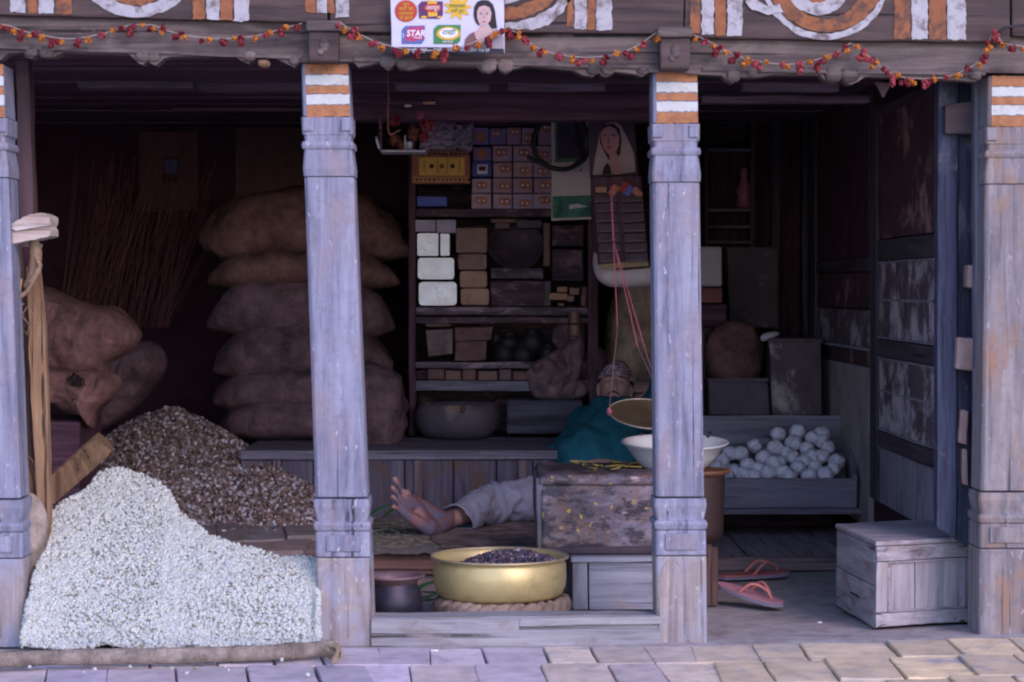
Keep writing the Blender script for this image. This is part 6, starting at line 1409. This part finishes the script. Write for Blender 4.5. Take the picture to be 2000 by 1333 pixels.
# flip-flops
RUB = plain('worn pink sole', (.42, .20, .24), .25, 22, .8, patch=(.22, .16, .20), patch_at=(.56, .72)); RUBD = plain('dirty red sole', (.42, .13, .13), .35, 22, .8, patch=(.10, .05, .06), patch_at=(.5, .7)); STR = plain('salmon strap', (.55, .19, .17), .2, 22, .6); EDGE = plain('sole edge', (.22, .20, .27), .2, 20, .8)
def sandal(label, heel, toe, z0, mat, tiltz=0, flip=1):
    ax = (toe-heel); L = ax.length; ax = ax.normalized(); sd_ = Vector((0, 0, 1)).cross(ax).normalized(); t = thing('flip_flop', label, 'sandal', (heel+toe)/2, 'pair of flip-flops')
    def wd(u): return .030+.012*math.sin(min(1, u)*math.pi*.5)+.006*math.sin(u*6.0-1.2)
    def prof(s):
        out = []; n = 18
        for k in range(n+1):
            u = k/n; h = wd(u)*(max(0, 1-((u-.0)/.12-1)**2)**.5 if u < .12 else max(0, 1-((u-.82)/.18)**2)**.5 if u > .82 else 1); out.append((u, h))
        return out
    pr2 = prof(1); out = [(u, h) for u, h in pr2]+[(u, -h) for u, h in pr2[::-1][1:-1]]
    for nm, za, zb, mt, g in (('sole_edge', 0, .010, EDGE, 1.0), ('sole_top', .0102, .016, mat, .985)):
        mb = MB(); n = len(out); vs = []
        for z in (za, zb):
            for (u, h) in out: vs.append(heel+ax*L*(.5+(u-.5)*g)+sd_*h*g+Vector((0, 0, z0+z+.006*max(0, u-.8)*5*.8+tiltz*u)))
        c0 = len(vs); vs += [heel+ax*L*.5+Vector((0, 0, z0+za+tiltz*.5)), heel+ax*L*.5+Vector((0, 0, z0+zb+tiltz*.5))]
        fs = []
        for i in range(n): j = (i+1) % n; fs += [[i, j, n+j, n+i], [j, i, c0], [n+i, n+j, c0+1]]
        mb._add(vs, fs); build(mb, nm, mt, t, bevel=.0015)
    toeP = heel+ax*L*.83+Vector((0, 0, z0+.016+tiltz*.8))
    for s_ in (-1, 1):
        a = heel+ax*L*.42+sd_*s_*.036+Vector((0, 0, z0+.012+tiltz*.4)); mid = heel+ax*L*.60+sd_*s_*.028+Vector((0, 0, z0+.052+tiltz*.6)); mid2 = heel+ax*L*.76+sd_*s_*.006+Vector((0, 0, z0+.040+tiltz*.7))
        mb = MB(); mb.smooth = True; mb.tube(smoothpath([a, mid, mid2, toeP], 16), [.0055]*5+[.0048]*6+[.004]*5, 8); build(mb, 'strap', STR, t)
    return t
tq = G(1530, 1190, 0)
sandal('nearer pink flip-flop with its toe pointing right', tq+Vector((-.190, .150, 0)), tq, .050, RUB, -.050)
sandal('farther dirty red flip-flop lying behind the nearer one', G(1402, 1133, 0), G(1543, 1126, 0), .0, RUBD, .004)
# things in the dark of the right bay
RT = plain('rusty scuffed tin', (.10, .065, .08), .4, 10, .6, patch=(.42, .34, .33), patch_at=(.56, .68)); DT = plain('dark smudged tin', (.10, .075, .10), .4, 12, .6, patch=(.22, .18, .24), patch_at=(.58, .7))
for lab, pts, Y, mt in (('tall rusty tin container with pale flaking stains behind the ball tray', ((1504, 664), (1604, 660), (1606, 812), (1508, 812)), 2.82, RT), ('dark low tin container left of the rusty one', ((1384, 742), (1500, 748), (1504, 812), (1384, 812)), 2.82, DT), ('dark upright chest with scratched front at the back of the right bay', ((1420, 486), (1520, 482), (1522, 640), (1424, 642)), 3.6, RT)):
    t = thing('tin_container', lab, 'container', P(pts[3][0], 815, Y)); prim('container_body', mt, t, lambda m: m.ptilt(*pts, Y, .20, (10, 4, 14), .003), bevel=.006)
    x0, y0, x1 = pts[0][0], pts[0][1], pts[1][0]; prim('container_lid', mt, t, lambda m: m.pbox(x0-2, y0-3, x1+2, y0+5, Y-.004, .208, .03, .002), bevel=.003)
sack('brown sack lying behind the dark low tin container', 1376, 640, 1492, 742, 2.80, .26, SACK2, None, 0, 22, 0, .7, .016)
poly_sack('white_cloth', 'small white rag on top of the rusty tin container', [(1484, 660), (1492, 652), (1512, 648), (1522, 652), (1508, 662), (1490, 667)], 2.82, .06, plain('white rag', (.60, .56, .60), .1, 10, .9), 50, 'cloth', wr=.006)
mb = MB(); mb.pbox(1340, 482, 1411, 560, 2.9, .10, .03, .002); tag(build(mb, 'pale_bundle', plain('pale cloth', (.48, .42, .41), .15, 9, .9), bevel=.012, seg=4), 'pale folded cloth bundle in the dark right of the middle post', 'bundle')
mb = MB(); mb.pbox(1340, 563, 1411, 592, 2.9, .12, .03, .002); tag(build(mb, 'red_box', plain('dull red', (.26, .09, .08), .2, 12, .9), bevel=.006), 'dull red box under the pale cloth bundle', 'box')
mb = MB(); mb.pbox(1330, 594, 1420, 640, 3.0, .2, .03, .002); tag(build(mb, 'dark_plinth', DARKX, bevel=.006), 'dark wooden block below the dull red box', 'block')
cbn = thing('dark_cabinet', 'almost black cabinet with slatted shelves at the back of the right bay', 'cabinet', P(1440, 640, 3.7))
for (x0, y0, x1, y1) in ((1376, 225, 1384, 640), (1466, 225, 1476, 640), (1384, 225, 1466, 234), (1384, 290, 1466, 297), (1384, 408, 1466, 414), (1384, 440, 1466, 446), (1384, 470, 1466, 476)): prim('cabinet_board', LEDW if y1-y0 < 20 else DARKZ, cbn, lambda m: m.pbox(x0, y0, x1, y1, 3.70, .2, .05, .002), bevel=.003)
t = thing('pink_bottle', 'dim pink bottle shape standing in the dark cabinet', 'bottle', P(1453, 372, 3.7)); PKD = plain('dim pink', (.34, .13, .18), .4, 20, .6)
q = P(1453, 406, 3.76); prim('bottle_body', PKD, t, lambda m: m.lathe([(0, 0), (.030, .0), (.037, .026), (.028, .05), (.040, .08), (.023, .11), (.015, .13), (.020, .155), (.012, .18), (0, .185)], q, 24), smooth=True)
for i, (x0, x1) in enumerate(((1508, 1524), (1568, 1584))): mb = MB(); mb.pbox(x0, 190, x1, 830, 3.65, .06, .05, .003); tag(build(mb, 'inner_upright', STILE, bevel=.004), ['dim inner upright in the middle of the right bay back wall', 'dim inner upright near the deeper door leaf'][i], 'post')
mb = MB(); mb.pbox(1385, 225, 1700, 900, 3.92, .02, .1, .002); tag(build(mb, 'back_boarding', DARKZ), 'sooty board wall behind the right bay', 'boarding')
# triangular hanging scrap
mb = MB(); mb.prism([P(x, y, .1) for x, y in ((1709, 160), (1742, 162), (1727, 190), (1724, 190))], .10, .115); tag(build(mb, 'hanging_wedge', wood('wedge', (.10, .07, .075), None, None, 'Z'), bevel=.002), 'small triangular wooden wedge hanging below the lintel', 'wedge')
mb = MB(); xr0 = P(2052, 700, 0).x; mb.box(xr0, xr0+4, .02, .30, -.05, FT-.004); tag(build(mb, 'facade_wall', BR), 'brick facade right of the shop front', kind='structure')
mb = MB(); q0, q1 = P(1318, 640, 2.95), P(1376, 640, 2.95); mb.box(q0.x, q1.x, 2.92, 3.1, BZ+.002, q0.z-.002, .05, .003); tag(build(mb, 'narrow_cupboard', DARKZ, bevel=.004), 'narrow dark cupboard behind the middle right post under the dark wooden block', 'cupboard')
mb = MB(); q0, q1 = P(58, 850, 1.5), P(160, 850, 1.5); mb.box(q0.x, q1.x, 1.46, 1.88, PZ, P(120, 822, 1.5).z, .05, .004); tag(build(mb, 'rough_box', DARKX, bevel=.006), 'dark rough box under the leaning brown sacks, behind the plank', 'box')
# ================================================================== poster
py_ = -.092
po = thing('advert_poster', 'white paper poster with product logos and a woman in a sari, tacked on the beam', 'poster', P(873, 105, py_))
PW = plain('poster paper', (.52, .53, .68), .06, 20, .7, bumps=.15, bscale=8, bd=.004)
PC = {}
def pcol(n, c):
    if n not in PC: PC[n] = plain('print '+n, c, .12, 60, .7, bumps=0)
    return PC[n]
prim('paper', PW, po, lambda m: m.ptilt((762, -8), (984, -6), (985, 104), (765, 96), py_, .002, (10, 1, 8), .0015))
def ppl(name, pts, col, k, y0=None): prim(name, pcol(*col), po, lambda m: m.prism([P(x, y, py_-.0014-.0007*k) for x, y in pts], py_-.0014-.0007*k, py_-.0012-.0007*(k-1)))
def circ(cx, cy, rx, ry, n=28): return [(cx+rx*math.cos(2*math.pi*i/n), cy+ry*math.sin(2*math.pi*i/n)) for i in range(n)]
def ptext(body, x, y, h, col, k, xs=1.0, shear=0, bold=0): text_mesh('lettering', body, P(x, y, py_-.0016-.0007*k), h/680, pcol(*col), po, shear, xs=xs, bold=bold)
REDP = ('red', (.42, .05, .03)); YEL = ('yellow', (.62, .38, .04)); PUR = ('purple', (.10, .03, .11)); BLU = ('blue', (.06, .14, .38)); GRE = ('green', (.04, .20, .07)); WHT = ('white', (.70, .72, .82)); BLA = ('black', (.02, .02, .035)); MAG = ('crimson', (.40, .05, .14)); SKI = ('skin', (.48, .34, .34)); HAI = ('hair', (.02, .012, .02)); SAR = ('sari', (.28, .25, .30)); SAB = ('blouse', (.16, .08, .08))
ppl('red_disc', circ(793, 22, 22, 21.5), REDP, 1)
for s_, y in (('भूल', 9), ('बातों का', 18), ('उजालाका', 27), ('से झर्ने', 36)): ptext(s_, 793, y, 9 if y != 27 else 8, YEL, 2, 1.0, 0, .0)
ppl('logo_box', [(817, 10), (824, 3), (865, 3), (865, 30), (859, 37), (819, 36)], PUR, 1); ppl('logo_band', [(835, 1), (853, 2), (853, 9), (835, 9)], YEL, 2); ppl('logo_band', [(836, 24), (854, 23), (854, 32), (836, 33)], YEL, 2)
ppl('logo_oval', circ(845, 16, 17, 8.5), REDP, 3); ptext('आयुर', 845, 16, 11, WHT, 4, 1.15, 0, .0)
ppl('logo_leaf', circ(828, 34, 6, 2.6), YEL, 2); ppl('logo_leaf', circ(858, 34, 4, 2.2), YEL, 2)
gear = []
for i in range(48): a = 2*math.pi*i/48; r = 19.5+5.0*math.cos(a*9+.6); gear.append((894+r*1.12*math.cos(a), 15+r*math.sin(a)))
ppl('gear_shape', gear, YEL, 1); ptext('चम्कदार', 893, 12, 8.5, GRE, 2, 1.1, 0, .0); ptext('नयाँ रूप', 893, 22, 8, GRE, 2, 1.1)
ppl('star_logo_box', [(785, 58), (792, 51), (830, 50), (829, 79), (823, 86), (785, 86)], BLU, 1); ppl('star_logo_burst', [(792, 58), (800, 54), (803, 50), (809, 54), (828, 51), (826, 62), (829, 76), (820, 78), (812, 82), (800, 80), (791, 82), (792, 70)], MAG, 2)
ptext('STAR', 812, 66, 16, WHT, 4, .92, .15, .0006); ppl('logo_line', [(808, 73), (824, 74), (824, 75.5), (808, 74.5)], WHT, 3); ptext('1', 788, 70, 11, WHT, 3)
ppl('green_logo_box', [(847, 57), (855, 49), (900, 49), (899, 80), (893, 86), (847, 86)], GRE, 1); ppl('yellow_oval', circ(876, 66, 23, 13), YEL, 2); ppl('white_oval', circ(876, 65, 18, 9.6), WHT, 3); ptext('राखी', 876, 64, 13, GRE, 4, 1.1, .2, .0)
ptext('राखी बत्ती', 874, 82.5, 5, WHT, 4)
# woman
ppl('hair', [(925, 30), (926, 14), (932, 4), (942, 0), (954, 1), (963, 9), (967, 22), (969, 40), (971, 55), (960, 57), (950, 40), (934, 50), (928, 42)], HAI, 1)
ppl('shoulders', [(908, 92), (910, 76), (918, 66), (932, 60), (938, 52), (956, 52), (962, 58), (974, 62), (983, 78), (984, 94)], SKI, 2)
ppl('face', [(932, 22), (936, 14), (946, 11), (956, 15), (960, 26), (958, 40), (950, 51), (942, 53), (936, 47), (932, 36)], SKI, 3)
ppl('blouse', [(907, 92), (909, 76), (917, 67), (926, 63), (930, 76), (938, 84), (936, 94)], SAB, 3)
ppl('sari', [(934, 94), (942, 84), (958, 66), (968, 57), (978, 60), (984, 74), (984, 96)], SAR, 4)
for x in (939, 951): ppl('eye', circ(x, 27.5, 2.6, 1.1, 10), HAI, 4); ppl('eyebrow', [(x-3.5, 24.4), (x, 23.2), (x+3.5, 24.2), (x, 24.2)], HAI, 4)
ppl('forehead_mark', circ(945, 20, 1.3, 1.5, 10), REDP, 4); ppl('lips', circ(945, 43, 3.4, 1.3, 12), MAG, 4); ppl('nose', [(944, 30), (946, 30), (947.5, 36.5), (943, 36.5)], ('nose', (.40, .25, .25)), 4)
prim('black_strip', pcol(*BLA), po, lambda m: m.ptilt((765, 92), (984, 94), (985, 106), (766, 103), py_-.0025, .002))
ptext('लुगा धुने साबुन ··· राम्रो र सफा ··· सबै ठाउँमा पाइन्छ', 872, 98.5, 8.2, WHT, 3, 1.02)
# ================================================================== garlands
MAR = plain('maroon petals', (.20, .018, .028), .4, 60, .75, bumps=0); ORF = plain('orange petals', (.50, .17, .022), .3, 60, .75, bumps=0); PKF = plain('faded red petals', (.34, .05, .065), .35, 60, .75, bumps=0)
STR_ = plain('white string', (.42, .36, .32), .2, 60, .8, bumps=0)
def garland(label, pts, start, Y=-.055, step=19, extra=()):
    W0 = [P(x, y, Y) for x, y in pts]; c = W0[len(W0)//2]; t = thing('flower_garland', label, 'garland', c, 'marigold garlands over the shop front')
    path = smoothpath(W0, 60); mb = MB(); mb.smooth = True; mb.tube(path, .0012, 4); build(mb, 'string', STR_, t)
    L = sum(math.dist(a, b) for a, b in zip(pts, pts[1:])); n = max(2, int(L/step)); k = start
    for i in range(n+1):
        s = (i+random.uniform(.25, .75))/(n+1)*59; j = int(s); q = path[j].lerp(path[min(59, j+1)], s-j)+Vector((0, -.006, -.004))
        mr = (k % 2 == 0); k += 1
        cl = random.choice((1, 2, 2, 3)) if mr else random.choice((1, 1, 1, 2)); mt = ((MAR if random.random() < .7 else PKF) if mr else ORF)
        mb = MB()
        for m_ in range(cl): petals(mb, q+Vector((random.uniform(-.010, .010), random.uniform(-.006, .004), -.008*m_+random.uniform(-.008, .004))), random.uniform(.006, .0112), 46 if mr else 40, .0105 if mr else .009)
        build(mb, 'maroon_flower' if mr else 'orange_flower', mt, t)
    for (x, y, l_) in extra:
        mb = MB()
        for m_ in range(5): petals(mb, P(x+random.uniform(-2, 2), y+m_*l_/5, Y-.01), .007, 24, .009)
        build(mb, 'maroon_flower', PKF, t)
random.seed(77)
garland('dried red and orange flower garland over the left bay, first loop from the left', [(-10, 46), (15, 50), (50, 62), (85, 70), (140, 76), (200, 66), (250, 50)], 0)
garland('dried red and orange flower garland over the left bay, loop ending at the left block', [(252, 48), (300, 50), (325, 60), (380, 72), (440, 76), (500, 70), (545, 58), (590, 46)], 0)
garland('bright flower garland hanging across the white poster', [(664, 44), (685, 58), (735, 82), (790, 96), (850, 99), (905, 90), (950, 72), (985, 58)], 0, -.112, 20, ((866, 108, 16),))
garland('flower garland sagging from the poster to the right block', [(988, 58), (1005, 62), (1035, 85), (1065, 100), (1110, 110), (1160, 112), (1210, 104), (1250, 86), (1284, 62)], 1)
garland('flower garland over the right bay, loop starting at the right block', [(1354, 68), (1390, 84), (1430, 106), (1480, 120), (1540, 126), (1590, 118), (1630, 104), (1662, 84)], 1)
garland('flower garland over the right bay, lower loop hanging under the lintel', [(1664, 86), (1690, 104), (1712, 124), (1750, 148), (1800, 154), (1850, 150), (1895, 132), (1925, 108)], 1, extra=((1744, 150, 18), (1806, 158, 14)))
garland('dark dried garland bunch beside the right post head', [(1926, 110), (1932, 80), (1945, 62), (1960, 84), (2010, 92)], 0, -.07, 14)
# wires at the top right
wr = thing('curved_cable', 'dark curved cable at the top right over the beam', 'cable', P(1990, 60, -.08)); prim('cable', plain('dark wire', (.03, .026, .035), .2, 30, .6), wr, lambda m: m.tube(smoothpath([P(1944, 92, -.06), P(1952, 64, -.07), P(1975, 52, -.08), P(2050, 46, -.08)], 18), .004, 6), smooth=True)
# small litter on the street
for lab, x, y, r in (('small white paper scrap on the street before the sill', 848, 1271, .006), ('tiny pale scrap on the step floor by the flip-flops', 1600, 1216, .004)):
    mb = MB(); mb.smooth = True; q = G(x, y, gz(1.0)+.010); mb.blob(q, (r*2.0, r, r*.5), 10, 6, 1, .002, 90); tag(build(mb, 'paper_scrap', plain('paper scrap', (.7, .72, .72), .1, 20, .8)), lab, 'scrap')
